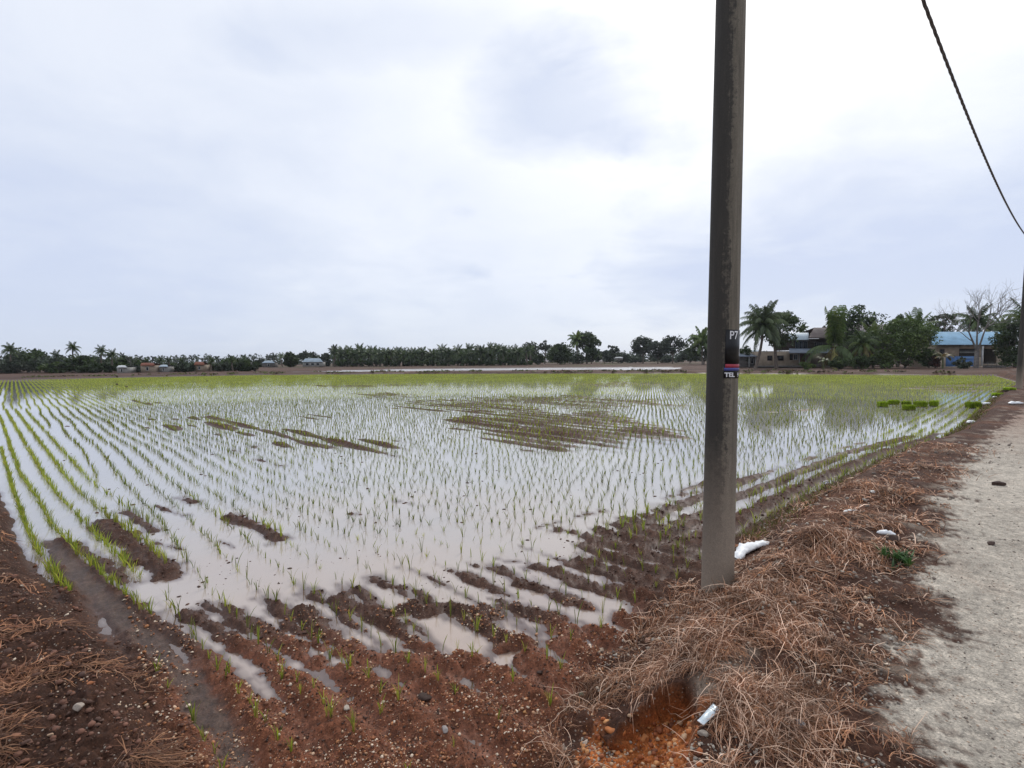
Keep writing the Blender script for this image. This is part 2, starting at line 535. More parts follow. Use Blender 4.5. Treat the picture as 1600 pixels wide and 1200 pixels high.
def hgt(x, y):
    return terrain(np.asarray(x, float), np.asarray(y, float))[0]


# ---------------------------------------------------------------- helpers: objects
def tag(o, label=None, cat=None, group=None, kind=None):
    if label:
        o['label'] = label
    if cat:
        o['category'] = cat
    if group:
        o['group'] = group
    if kind:
        o['kind'] = kind
    return o


def link(o, parent=None):
    C.objects.link(o)
    if parent is not None:
        o.parent = parent
    return o


def npmesh(name, Vt, Fc, col=None, smooth=False):
    """Vt (n,3); Fc array (m,k) or list of such arrays"""
    if isinstance(Fc, np.ndarray):
        Fc = [Fc]
    Fc = [f for f in Fc if len(f)]
    me = bpy.data.meshes.new(name)
    me.vertices.add(len(Vt))
    me.vertices.foreach_set('co', np.ascontiguousarray(Vt, dtype=np.float32).ravel())
    loops = np.concatenate([f.ravel() for f in Fc]).astype(np.int32)
    tot = np.concatenate([np.full(len(f), f.shape[1]) for f in Fc]).astype(np.int32)
    st = np.concatenate([[0], np.cumsum(tot)[:-1]]).astype(np.int32)
    me.loops.add(len(loops))
    me.loops.foreach_set('vertex_index', loops)
    me.polygons.add(len(tot))
    me.polygons.foreach_set('loop_start', st)
    me.polygons.foreach_set('loop_total', tot)
    if smooth:
        me.polygons.foreach_set('use_smooth', np.ones(len(tot), bool))
    me.update(calc_edges=True)
    if col is not None:
        a = me.color_attributes.new('Col', 'FLOAT_COLOR', 'POINT')
        c4 = np.ones((len(Vt), 4), np.float32)
        c4[:, :col.shape[1]] = col
        a.data.foreach_set('color', c4.ravel())
    return me


def obj(name, me, mat, parent=None, loc=None):
    if mat is not None and len(me.materials) == 0:
        me.materials.append(mat)
    o = bpy.data.objects.new(name, me)
    if loc is not None:
        o.location = loc
    return link(o, parent)


def empty(name, loc):
    o = bpy.data.objects.new(name, None)
    o.empty_display_size = .2
    o.location = loc
    return link(o)


class MB:
    def __init__(s):
        s.v = []; s.q = []; s.t = []; s.c = []; s.n = 0

    def add(s, v, f, c=None):
        v = np.asarray(v, float)
        f = np.asarray(f, int)
        (s.q if f.shape[1] == 4 else s.t).append(f + s.n)
        s.v.append(v)
        s.c.append(np.ones((len(v), 3)) * (np.asarray(c, float) if c is not None else 1.0))
        s.n += len(v)

    def box(s, x0, x1, y0, y1, z0, z1, c=None):
        v = [(x, y, z) for z in (z0, z1) for x, y in ((x0, y0), (x1, y0), (x1, y1), (x0, y1))]
        s.add(v, [(3, 2, 1, 0), (4, 5, 6, 7), (0, 1, 5, 4), (1, 2, 6, 5), (2, 3, 7, 6), (3, 0, 4, 7)], c)

    def tube(s, pts, rad, n=6, c=None, cap=True):
        pts = np.asarray(pts, float)
        m = len(pts)
        rad = np.ones(m) * rad
        tg = np.gradient(pts, axis=0)
        tg /= np.linalg.norm(tg, axis=1)[:, None] + 1e-9
        ref = np.array([0, 0, 1.0]) if abs(tg[:, 2]).mean() < .8 else np.array([1.0, 0, 0])
        a = np.cross(tg, ref); a /= np.linalg.norm(a, axis=1)[:, None] + 1e-9
        b = np.cross(tg, a)
        th = np.arange(n) * 2 * math.pi / n
        v = pts[:, None, :] + rad[:, None, None] * (a[:, None, :] * np.cos(th)[None, :, None] + b[:, None, :] * np.sin(th)[None, :, None])
        v = v.reshape(-1, 3)
        i = np.arange(m - 1)[:, None] * n
        j = np.arange(n)[None, :]
        j2 = (j + 1) % n
        f = np.stack([i + j, i + j2, i + n + j2, i + n + j], -1).reshape(-1, 4)
        s.add(v, f, c)
        if cap and n >= 4:
            top = np.arange(n) + (m - 1) * n
            v2 = np.vstack([v[top], pts[-1]])
            f2 = [(k, (k + 1) % n, n) for k in range(n)]
            s.add(v2, f2, c)

    def mesh(s, name, smooth=False, col=False):
        Vt = np.vstack(s.v)
        F = []
        if s.q: F.append(np.vstack(s.q))
        if s.t: F.append(np.vstack(s.t))
        return npmesh(name, Vt, F, np.vstack(s.c) if col else None, smooth)


# ---------------------------------------------------------------- materials
def newmat(name):
    m = bpy.data.materials.new(name)
    m.use_nodes = True
    t = m.node_tree
    b = t.nodes['Principled BSDF']
    return m, t, b


def bump(t, b, h, strength=.5, dist=.01, prev=None):
    n = mknode(t, 'ShaderNodeBump')
    n.inputs['Strength'].default_value = strength
    n.inputs['Distance'].default_value = dist
    t.links.new(h, n.inputs['Height'])
    if prev is not None:
        t.links.new(prev, n.inputs['Normal'])
    if b is not None:
        t.links.new(n.outputs[0], b.inputs['Normal'])
    return n.outputs[0]


def flat(name, col, rough=.7, var=.15, scale=8, spec=.3, bmp=0, metal=0):
    m, t, b = newmat(name)
    tc = mknode(t, 'ShaderNodeTexCoord')
    n = noise_node(t, tc.outputs['Object'], scale, 5, .6)
    lo = tuple(c * (1 - var * 2) for c in col); hi = tuple(min(1, c * (1 + var * 2)) for c in col)
    t.links.new(ramp_node(t, n, [(.25, lo), (.75, hi)]), b.inputs['Base Color'])
    b.inputs['Roughness'].default_value = rough
    b.inputs['Specular IOR Level'].default_value = spec
    b.inputs['Metallic'].default_value = metal
    if bmp:
        bump(t, b, n, .6, bmp)
    return m


def soil_mat():
    m, t, b = newmat('soil')
    at = mknode(t, 'ShaderNodeAttribute', attribute_name='Col')
    geo = mknode(t, 'ShaderNodeNewGeometry')
    pos = geo.outputs['Position']
    n1 = noise_node(t, pos, 14, 6, .65)
    n2 = noise_node(t, pos, 85, 4, .7)
    vo = mknode(t, 'ShaderNodeTexVoronoi')
    vo.inputs['Scale'].default_value = 60
    t.links.new(pos, vo.inputs['Vector'])
    f1 = ramp_node(t, n1, [(.25, (.55, .55, .55)), (.75, (1.45, 1.42, 1.38))])
    c = mix_col(t, 1.0, at.outputs['Color'], f1, 'MULTIPLY')
    f2 = ramp_node(t, n2, [(.3, (.55, .55, .55)), (.52, (1, 1, 1)), (.72, (1.7, 1.65, 1.6))])
    c = mix_col(t, 1.0, c, f2, 'MULTIPLY')
    # single grit grains of their own colour
    gp = ramp_node(t, vo.outputs['Distance'], [(.0, (1, 1, 1)), (.28, (1, 1, 1)), (.42, (0, 0, 0))])
    sepc = mknode(t, 'ShaderNodeSeparateColor')
    t.links.new(vo.outputs['Color'], sepc.inputs[0])
    sel = math_node(t, 'GREATER_THAN', sepc.outputs[0], .80)
    gfac = math_node(t, 'MULTIPLY', gp, sel)
    gcol = ramp_node(t, sepc.outputs[1], [(.0, (.18, .07, .03)), (.4, (.32, .17, .09)), (.7, (.42, .34, .27)), (1, (.6, .52, .44))])
    # grit everywhere but on wet mud
    dry = math_node(t, 'SUBTRACT', 1.0, at.outputs['Alpha'], True)
    c = mix_col(t, math_node(t, 'MULTIPLY', gfac, math_node(t, 'MULTIPLY', dry, .55)), c, gcol)
    t.links.new(c, b.inputs['Base Color'])
    w = math_node(t, 'MULTIPLY', at.outputs['Alpha'], math_node(t, 'ADD', n1, .35), True)
    rr = ramp_node(t, w, [(0, (.92, .92, .92)), (.45, (.60, .60, .60)), (.9, (.42, .42, .42))])
    t.links.new(rr, b.inputs['Roughness'])
    b.inputs['Specular IOR Level'].default_value = .2
    h = math_node(t, 'ADD', math_node(t, 'MULTIPLY', n1, .6), math_node(t, 'MULTIPLY', n2, .5))
    h = math_node(t, 'ADD', h, math_node(t, 'MULTIPLY', gfac, .35))
    h = math_node(t, 'MULTIPLY', h, math_node(t, 'SUBTRACT', 1.0, math_node(t, 'MULTIPLY', at.outputs['Alpha'], .75)))
    bump(t, b, h, .8, .018)
    return m


def water_mat():
    m, t, b = newmat('muddy_water')
    geo = mknode(t, 'ShaderNodeNewGeometry')
    n = noise_node(t, geo.outputs['Position'], .5, 4, .6)
    # stirred-up red silt where the water is shallow at the near corner, clearing towards the middle of the field
    ln = mknode(t, 'ShaderNodeVectorMath', operation='LENGTH')
    t.links.new(geo.outputs['Position'], ln.inputs[0])
    k = math_node(t, 'ADD', math_node(t, 'DIVIDE', ln.outputs['Value'], -6.0), math_node(t, 'MULTIPLY', n, 1.0))
    k = math_node(t, 'ADD', k, 1.05, True)
    clear = ramp_node(t, n, [(.3, (.39, .375, .365)), (.7, (.44, .42, .405))])
    silt = mix_col(t, k, clear, (.43, .33, .27))
    # the mud bottom shows through where the water is only a film deep
    at = mknode(t, 'ShaderNodeAttribute', attribute_name='Col')
    t.links.new(mix_col(t, at.outputs['Alpha'], silt, (.10, .055, .038)), b.inputs['Base Color'])
    b.inputs['Roughness'].default_value = .012
    b.inputs['IOR'].default_value = 1.55
    b.inputs['Specular IOR Level'].default_value = .9
    h = noise_node(t, geo.outputs['Position'], 6.0, 3, .5)
    bump(t, b, h, .05, .02)
    return m


def rippled_water_mat():
    m, t, b = newmat('wind_rippled_water')
    geo = mknode(t, 'ShaderNodeNewGeometry')
    b.inputs['Base Color'].default_value = (.42, .40, .39, 1)
    b.inputs['Roughness'].default_value = .22
    b.inputs['IOR'].default_value = 1.55
    h = noise_node(t, geo.outputs['Position'], 3.0, 4, .6)
    bump(t, b, h, 1.0, .12)
    return m


def attr_mat(name, rough=.6, trans=0.0, spec=.3, var=0.25, scale=30):
    """albedo from the mesh attribute, optional light shining through thin leaves"""
    m, t, b = newmat(name)
    at = mknode(t, 'ShaderNodeAttribute', attribute_name='Col')
    geo = mknode(t, 'ShaderNodeNewGeometry')
    oi = mknode(t, 'ShaderNodeObjectInfo')
    n = noise_node(t, geo.outputs['Position'], scale, 3, .6)
    f = math_node(t, 'ADD', math_node(t, 'MULTIPLY', math_node(t, 'SUBTRACT', n, .5), var * 4), 1.0)
    f = math_node(t, 'MULTIPLY', f, math_node(t, 'ADD', math_node(t, 'MULTIPLY', oi.outputs['Random'], .3), .85))
    cc = mknode(t, 'ShaderNodeCombineColor')
    for i in range(3):
        t.links.new(f, cc.inputs[i])
    c = mix_col(t, 1.0, at.outputs['Color'], cc.outputs[0], 'MULTIPLY')
    t.links.new(c, b.inputs['Base Color'])
    b.inputs['Roughness'].default_value = rough
    b.inputs['Specular IOR Level'].default_value = spec
    if trans > 0:
        tr = mknode(t, 'ShaderNodeBsdfTranslucent')
        t.links.new(c, tr.inputs[0])
        mx = mknode(t, 'ShaderNodeMixShader')
        mx.inputs[0].default_value = trans
        t.links.new(b.outputs[0], mx.inputs[1])
        t.links.new(tr.outputs[0], mx.inputs[2])
        t.links.new(mx.outputs[0], t.nodes['Material Output'].inputs[0])
    return m


M_SOIL = soil_mat()
M_WATER = water_mat()
M_RIPPLE = rippled_water_mat()
M_RICE = attr_mat('rice_leaf', .5, .45, .3, .12, 3)
M_STRAW = attr_mat('dry_straw', .75, .15, .25, .2, 9)
M_STONE = attr_mat('stone', .75, 0, .35, .3, 70)
M_LEAF = attr_mat('tree_leaf', .55, .25, .35, .25, .8)
M_FROND = attr_mat('palm_leaf', .45, .25, .4, .2, 1.5)
M_BARK = flat('bark', (.13, .105, .085), .9, .25, 4)
M_BARK_PALE = flat('pale_bark', (.22, .20, .185), .85, .25, 3)

# ---------------------------------------------------------------- ground
def ground():
    # ring radii
    rs = [0.9]
    while rs[-1] < 80:
        r = rs[-1]
        rs.append(r + min(max(.0018 * r * r, .0105), .0115 * r))
    while rs[-1] < 3200:
        rs.append(rs[-1] * 1.045)
    rs = np.array(rs)
    az = [-90.0]
    while az[-1] < 90:
        a = abs(az[-1])
        az.append(az[-1] + (.128 if a < 49 else .128 + (a - 49) * .08))
    az = np.radians(np.array(az))
    A, R = np.meshgrid(az, rs)
    x = R * np.sin(A); y = R * np.cos(A)
    z, col, wet, zone = terrain(x, y)
    # ground under the thatch overhangs the pit: push the rim of the pit forward
    sP = sd_poly(x, y, PIT)
    rim = sm(-.09, .010, sP) * (1 - sm(.010, .040, sP)) * sm(.16, .08, dist_line(x, y, LIP)) * (R < 4)
    x = x + rim * .085 * PITN[0]; y = y + rim * .085 * PITN[1]
    ni, nj = A.shape
    Vt = np.stack([x, y, z], -1).reshape(-1, 3)
    Cl = np.concatenate([col, wet[..., None]], -1).reshape(-1, 4)
    idx = np.arange(ni * nj).reshape(ni, nj)
    Fq = np.stack([idx[:-1, :-1], idx[1:, :-1], idx[1:, 1:], idx[:-1, 1:]], -1).reshape(-1, 4)[:, ::-1]
    zf = zone.reshape(-1)[Fq[:, 0]]
    names = ['paddy_field_mud', 'roadside_bank', 'gravel_road', 'earth_bund', 'far_ground']
    labels = ['dark wet mud of the flooded paddy field', 'low earth bank between the gravel road and the paddy',
              'pale grey gravel road at the right edge of the photo', 'dark brown earth bund on the left of the paddy',
              'brown and green land beyond the paddy']
    for k in range(5):
        f = Fq[zf == k]
        if not len(f):
            continue
        u, inv = np.unique(f.ravel(), return_inverse=True)
        me = npmesh(names[k], Vt[u], inv.reshape(-1, 4), Cl[u], True)
        o = obj(names[k], me, M_SOIL)
        tag(o, labels[k], None, None, 'structure')
    # the land behind the camera, coarser
    rs2 = np.concatenate([[0.0], np.geomspace(.9, 3200, 60)])
    az2 = np.radians(np.linspace(90, 270, 61))
    A, R = np.meshgrid(az2, rs2)
    x = R * np.sin(A); y = R * np.cos(A)
    z, col, wet, zone = terrain(x, y)
    ni, nj = A.shape
    idx = np.arange(ni * nj).reshape(ni, nj)
    Fq = np.stack([idx[:-1, :-1], idx[1:, :-1], idx[1:, 1:], idx[:-1, 1:]], -1).reshape(-1, 4)[:, ::-1]
    me = npmesh('ground', np.stack([x, y, z], -1).reshape(-1, 3), Fq, np.concatenate([col, wet[..., None]], -1).reshape(-1, 4), True)
    tag(obj('ground', me, M_SOIL), 'open ground around the place where the photo was taken', None, None, 'structure')
    # small half disc in front of the feet
    rs3 = np.linspace(0, .9, 12)
    A, R = np.meshgrid(np.radians(np.linspace(-90, 90, 61)), rs3)
    x = R * np.sin(A); y = R * np.cos(A)
    z, col, wet, zone = terrain(x, y)
    ni, nj = A.shape
    idx = np.arange(ni * nj).reshape(ni, nj)
    Fq = np.stack([idx[:-1, :-1], idx[1:, :-1], idx[1:, 1:], idx[:-1, 1:]], -1).reshape(-1, 4)[:, ::-1]
    me = npmesh('ground', np.stack([x, y, z], -1).reshape(-1, 3), Fq, np.concatenate([col, wet[..., None]], -1).reshape(-1, 4), True)
    tag(obj('ground', me, M_SOIL), 'earth at the foot of the bank below the camera', None, None, 'structure')


ground()


def sheet(name, pts, z, mat, label):
    me = bpy.data.meshes.new(name)
    me.from_pydata([(a, b, z) for a, b in pts], [], [list(range(len(pts)))])
    a_ = me.color_attributes.new('Col', 'FLOAT_COLOR', 'POINT')
    a_.data.foreach_set('color', [1.0, 1.0, 1.0, 0.0] * len(pts))
    o = obj(name, me, mat)
    tag(o, label, None, None, 'structure')
    return o


wp = [(a + .25, b - .3) for a, b in FOOT[5:-1]]
wl = [(a - .25, b - .1) for a, b in FL[1:-1]]
fe = [(a, b + .4) for a, b in FAR_EDGE]
def paddy_water():
    poly = [(-1.4, 2.3), (.15, 2.2)] + wp + [(54, 56)] + fe[::-1] + [(-60, 58), (-40, 40)] + wl
    rs = [2.0]
    while rs[-1] < 100:
        r = rs[-1]
        rs.append(r + min(max(.0030 * r * r, .012), .022 * r))
    A, R = np.meshgrid(np.radians(np.arange(-52, 50, .28)), np.array(rs))
    x = R * np.sin(A); y = R * np.cos(A)
    depth = WL - terrain(x, y)[0]
    ins = sd_poly(x, y, poly) > -.04
    ni, nj = A.shape
    idx = np.arange(ni * nj).reshape(ni, nj)
    ok = ins[:-1, :-1] & ins[1:, :-1] & ins[1:, 1:] & ins[:-1, 1:]
    Fq = np.stack([idx[:-1, :-1], idx[1:, :-1], idx[1:, 1:], idx[:-1, 1:]], -1)[ok][:, ::-1]
    u, inv = np.unique(Fq.ravel(), return_inverse=True)
    Vt = np.stack([x, y, np.full(x.shape, WL)], -1).reshape(-1, 3)[u]
    film = (1 - sm(.002, .034, depth)) * sm(20, 9, R)
    cl = np.ones((len(Vt), 4)); cl[:, 3] = film.reshape(-1)[u]
    o = obj('paddy_water', npmesh('paddy_water', Vt, inv.reshape(-1, 4), cl, True), M_WATER)
    tag(o, 'still muddy water of the flooded paddy mirroring the sky', None, None, 'structure')


paddy_water()
sheet('second_paddy_water', [(a, b) for a, b in [(-48, 86), (-20, 90.5), (8, 90), (28, 86), (36, 96), (44, 120), (32, 131), (-22, 131), (-42, 120)]], WL, M_RIPPLE,
      'narrow strip of water in the second paddy beyond the far edge')


# ---------------------------------------------------------------- rice
GREENS = np.array([(.27, .33, .03), (.34, .39, .04), (.20, .27, .03), (.40, .42, .06), (.15, .19, .03), (.34, .32, .06)])


def blade_set(n, hgt_, seg, seed, spread=.5, width=.0045, bright=1.0):
    r = np.random.default_rng(seed)
    Vs = []; Fs = []; Cs = []; base = 0
    for k in range(n):
        a = r.uniform(0, 2 * math.pi)
        hh = hgt_ * r.uniform(.6, 1.1)
        lean = r.uniform(.05, spread) * hh
        b0 = np.array([math.cos(a), math.sin(a), 0]) * r.uniform(0, .012)
        wdir = np.array([-math.sin(a + r.uniform(-.9, .9)), math.cos(a + r.uniform(-.9, .9)), 0])
        w = width * r.uniform(.7, 1.3)
        ts = np.linspace(0, 1, seg + 1)
        d = np.array([math.cos(a), math.sin(a), 0])
        g = GREENS[r.integers(0, 6)] * bright * r.uniform(.85, 1.15)
        for i, t_ in enumerate(ts[:-1]):
            p = b0 + d * lean * t_ ** 1.8 + np.array([0, 0, hh * (t_ - .12 * t_ ** 3) - .03 * (i == 0)])
            ww = w * (.65 + .7 * t_) * (1 - t_ ** 3)
            Vs += [p - wdir * ww, p + wdir * ww]
            c = g * (.75 + .4 * t_)
            Cs += [c, c]
        p = b0 + d * lean + np.array([0, 0, hh * .88])
        Vs.append(p); Cs.append(g * 1.15)
        for i in range(seg - 1):
            q = base + 2 * i
            Fs += [(q, q + 1, q + 3), (q, q + 3, q + 2)]
        q = base + 2 * (seg - 1)
        Fs.append((q, q + 1, q + 2))
        base += 2 * seg + 1
    return np.array(Vs), np.array(Fs), np.array(Cs)


def plant_positions():
    q0, q1 = -3.0, 115.0
    X = []; Y = []; K = []
    qs = np.arange(-4, 120, .30)
    allx = []; ally = []; kk = []
    for kq in qs:
        ts = np.arange(-60, 110, .17)
        ts = ts + rng.uniform(-.035, .035, len(ts))
        lat = rng.normal(0, .012, len(ts)) + .03 * np.sin(ts * .8 + kq) 
        # q = U.p + g(t, x): solve by iteration
        qq = kq + lat
        x = qq * U[0] * 1.0; y = qq * U[1]
        # invert the (U,V) pair
        det = U[0] * V[1] - U[1] * V[0]
        def inv(q_, t_):
            return (q_ * V[1] - t_ * U[1]) / det, (U[0] * t_ - V[0] * q_) / det
        x, y = inv(qq, ts)
        for _ in range(3):
            qc, tc = rowq(x, y)
            x, y = inv(qq - (qc - (x * U[0] + y * U[1])), ts)
        m = (y > 1.5) & (np.abs(x) < y * 1.06 + 2) & (x * x + y * y < 95 ** 2)
        allx.append(x[m]); ally.append(y[m]); kk.append(np.full(m.sum(), kq))
    x = np.concatenate(allx); y = np.concatenate(ally); k = np.concatenate(kk)
    sR = sd_poly(x, y, BANK); sL = sd_poly(x, y, BUND); sO = sd_poly(x, y, OUT)
    r = np.hypot(x, y)
    head = (-sR > 0) & (-sR < 1.5) & (x > 2.0)
    keep = (sR < -.05) & (sL < -.03) & (sO < -.2) & ~head
    keep &= rng.uniform(size=len(x)) > .04 + .08 * (fbm(x, y, .9, 2, 201) > .28)
    land = sd_poly(x, y, LAND)
    keep &= ~((land > .15) & (rng.uniform(size=len(x)) < .50))
    keep &= ~(dist_line(x, y, CHANNEL) < .1)
    x, y, k = x[keep], y[keep], k[keep]
    # headland rows parallel to the bank
    hx = []; hy = []
    f = np.array(FOOT[7:])
    seg = np.hypot(*np.diff(f, axis=0).T)
    cs = np.concatenate([[0], np.cumsum(seg)])
    for off in (.12, .42, .72, 1.02, 1.32):
        s = np.arange(0, cs[-1], .15)
        s = s + rng.uniform(-.03, .03, len(s))
        px_ = np.interp(s, cs, f[:, 0]); py_ = np.interp(s, cs, f[:, 1])
        d = np.gradient(np.stack([px_, py_], 1), axis=0)
        d /= np.linalg.norm(d, axis=1)[:, None] + 1e-9
        hx.append(px_ - d[:, 1] * off); hy.append(py_ + d[:, 0] * off)
    hx = np.concatenate(hx); hy = np.concatenate(hy)
    m = (rng.uniform(size=len(hx)) > .22) & (sd_poly(hx, hy, OUT) < -.2)
    hx, hy = hx[m], hy[m]
    # dense rows beside the left bund
    lx = []; ly = []
    ROWS = [[(2, 700), (20, 765), (45, 833), (72, 880), (108, 932), (130, 958)],
            [(0, 650), (31, 740), (57, 775), (80, 817), (111, 851), (153, 893), (192, 928), (235, 963)],
            [(9, 640), (67, 740), (92, 775), (111, 794), (134, 820), (165, 851), (199, 882), (225, 903)],
            [(24, 640), (104, 744), (127, 771), (161, 801), (184, 820), (215, 843), (262, 880)],
            [(40, 640), (138, 748), (175, 775), (200, 795), (240, 822)]]
    dens = [.055, .06, .065, .08, .11]
    for row, dd in zip(ROWS, dens):
        g = np.array(GL(row, -.43))
        cs = np.concatenate([[0], np.cumsum(np.hypot(*np.diff(g, axis=0).T))])
        s = np.arange(0, cs[-1], dd)
        s = s + rng.uniform(-.02, .02, len(s))
        px_ = np.interp(s, cs, g[:, 0]) + rng.normal(0, .012, len(s)); py_ = np.interp(s, cs, g[:, 1]) + rng.normal(0, .012, len(s))
        gap = fbm(px_, py_, .5, 2, 207) > .42
        lx.append(px_[~gap]); ly.append(py_[~gap])
    lx = np.concatenate(lx); ly = np.concatenate(ly)
    zoneL = GL([(-80, 640), (-200, 760), (20, 900), (200, 1000), (245, 972), (270, 885), (250, 825), (150, 745), (52, 638)], -.43)
    m = sd_poly(x, y, zoneL) < 0
    x, y = x[m], y[m]
    X = np.concatenate([x, hx, lx]); Y = np.concatenate([y, hy, ly])
    D = np.concatenate([np.zeros(len(x)), np.ones(len(hx)), np.full(len(lx), 2)])
    # a few hand-set clumps at the near end of the rows
    ex = GL([(345, 1195), (335, 1165), (318, 1150), (302, 1115), (262, 1075), (245, 1050), (415, 1130), (400, 1118), (470, 1080), (510, 1115), (455, 1175),
             (548, 1040), (352, 1060), (372, 1085), (440, 1050), (595, 1105), (745, 1010)], -.38)
    X = np.concatenate([X, [a for a, b in ex]]); Y = np.concatenate([Y, [b for a, b in ex]])
    D = np.concatenate([D, np.full(len(ex), 3)])
    return X, Y, D


PX, PY, PD = plant_positions()
PZ = hgt(PX, PY)
PZ = np.maximum(PZ, WL - .05)
PR = np.hypot(PX, PY)


def stamp(V0, F0, C0, x, y, z, rot, sc, sz, tint):
    n = len(x); m = len(V0)
    c, s = np.cos(rot)[:, None], np.sin(rot)[:, None]
    vx = (V0[None, :, 0] * c - V0[None, :, 1] * s) * sc[:, None] + x[:, None]
    vy = (V0[None, :, 0] * s + V0[None, :, 1] * c) * sc[:, None] + y[:, None]
    vz = V0[None, :, 2] * sz[:, None] + z[:, None]
    Vt = np.stack([vx, vy, vz], -1).reshape(-1, 3)
    Ft = (F0[None] + (np.arange(n) * m)[:, None, None]).reshape(-1, F0.shape[1])
    Ct = (C0[None] * tint[:, None, :]).reshape(-1, 3)
    return Vt, Ft, Ct


def join(parts):
    Vs, Fs, Cs = [], [], []; b = 0
    for v, f, c in parts:
        Vs.append(v); Fs.append(f + b); Cs.append(c); b += len(v)
    return np.vstack(Vs), np.vstack(Fs), np.vstack(Cs)


def build_rice():
    sx, sy, dep = proj(PX, PY, PZ + .08)
    inview = (dep > .3) & (sx > -5) & (sx < 1605) & (sy < 1205)
    order = np.argsort(np.where(inview, PR, 1e9))
    near = order[:300]
    isnear = np.zeros(len(PX), bool); isnear[near] = True
    # individual seedlings
    thin = [npmesh('rice_seedling', *blade_set(int(rng.integers(3, 7)), .21, 4, 300 + i, .45, .0034, .75)) for i in range(12)]
    lush = [npmesh('rice_seedling', *blade_set(int(rng.integers(5, 9)), .165, 4, 340 + i, .55, .0036, 1.1)) for i in range(10)]
    for me in thin + lush:
        me.materials.append(M_RICE)
    land = sd_poly(PX, PY, LAND)
    for i in near:
        z = PZ[i]
        if PD[i] == 2:
            lab = 'bright green rice seedling in the dense rows beside the left earth bund'; grp = 'seedlings in the dense left rows'; ms = lush
        elif PD[i] == 1:
            lab = 'green rice seedling on the muddy strip along the foot of the road bank'; grp = 'seedlings along the bank'; ms = lush
        elif land[i] > 0 or PD[i] == 3:
            lab = 'small rice seedling on the gravelly brown mud at the near end of the paddy'; grp = 'seedlings on the gravelly mud'; ms = lush
        elif z > WL:
            lab = 'rice seedling growing on a mud ridge just above the water'; grp = 'seedlings on mud ridges'; ms = lush if rng.uniform() < .6 else thin
        else:
            lab = 'slender rice seedling standing in the shallow muddy water near the camera'; grp = 'seedlings in the near water'; ms = thin if rng.uniform() < .8 else lush
        o = bpy.data.objects.new('rice_seedling', ms[int(rng.integers(0, len(ms)))])
        o.location = (PX[i], PY[i], max(z, WL - .03))
        s = rng.uniform(.62, 1.02) * (.88 if land[i] > 0 else 1)
        o.rotation_euler = (0, 0, rng.uniform(0, 6.28))
        o.scale = (s, s, s * rng.uniform(.85, 1.1))
        link(o)
        tag(o, lab, 'seedling', grp)
    rest = ~isnear
    parts = []
    bands = [(0, 13, 6, 3, 8, .0042), (13, 32, 5, 2, 6, .0060), (32, 48, 5, 1, 5, .0125), (48, 200, 6, 1, 4, .0172)]
    for r0, r1, nb, seg, nv, w in bands:
        m = rest & (PR >= r0) & (PR < r1)
        ids = np.nonzero(m)[0]
        which = rng.integers(0, nv, len(ids))
        for v in range(nv):
            Vb, Fb, Cb = blade_set(nb, .175, max(seg, 1), 400 + v + int(r0), .45, w)
            ii = ids[which == v]
            n = len(ii)
            if not n:
                continue
            tint = (1 + .28 * fbm(PX[ii], PY[ii], 3.0, 3, 401))[:, None] * rng.uniform(.8, 1.2, (n, 1)) * np.ones((1, 3))
            lushn = (PD[ii] > 0) | (PZ[ii] > WL)
            tint = tint * np.where(lushn | (PR[ii] > 30), 1.0, .62)[:, None]
            sc = rng.uniform(.8, 1.2, n) * np.where(PD[ii] == 2, .92, np.where(lushn, 1.1, 1))
            parts.append(stamp(Vb, Fb, Cb, PX[ii], PY[ii], np.maximum(PZ[ii], WL - .03), rng.uniform(0, 6.28, n), sc, rng.uniform(.8, 1.15, n), tint))
    Vt, Ft, Ct = join(parts)
    o = obj('rice_seedlings_beyond', npmesh('rice_seedlings', Vt, Ft, Ct), M_RICE)
    o.name = 'rice_crop'
    tag(o, 'thousands of young rice seedlings in rows across the flooded paddy', 'rice', None, 'stuff')


build_rice()


# ---------------------------------------------------------------- stones
def ico():
    p = (1 + 5 ** .5) / 2
    v = np.array([(-1, p, 0), (1, p, 0), (-1, -p, 0), (1, -p, 0), (0, -1, p), (0, 1, p), (0, -1, -p), (0, 1, -p), (p, 0, -1), (p, 0, 1), (-p, 0, -1), (-p, 0, 1)], float)
    v /= np.linalg.norm(v[0])
    f = np.array([(0, 11, 5), (0, 5, 1), (0, 1, 7), (0, 7, 10), (0, 10, 11), (1, 5, 9), (5, 11, 4), (11, 10, 2), (10, 7, 6), (7, 1, 8),
                  (3, 9, 4), (3, 4, 2), (3, 2, 6), (3, 6, 8), (3, 8, 9), (4, 9, 5), (2, 4, 11), (6, 2, 10), (8, 6, 7), (9, 8, 1)])
    return v, f


ICO = ico()


def octa():
    v = np.array([(1, 0, 0), (0, 1, 0), (-1, 0, 0), (0, -1, 0), (.1, .1, 1), (0, 0, -1), ], float)
    f = np.array([(0, 1, 4), (1, 2, 4), (2, 3, 4), (3, 0, 4), (1, 0, 5), (2, 1, 5), (3, 2, 5), (0, 3, 5)])
    return v, f


STONE_COLS = {
    'red': np.array([(.26, .10, .045), (.38, .16, .07), (.46, .26, .15), (.52, .36, .24), (.62, .50, .38), (.16, .07, .04), (.28, .12, .05), (.20, .08, .04)]),
    'orange': np.array([(.44, .15, .045), (.52, .25, .10), (.34, .10, .03), (.50, .33, .20), (.28, .09, .035), (.16, .06, .03)]),
    'grey': np.array([(.36, .32, .27), (.42, .37, .31), (.28, .23, .19), (.46, .40, .33), (.20, .16, .13)]),
    'dark': np.array([(.085, .042, .028), (.12, .055, .035), (.065, .034, .024)]),
}


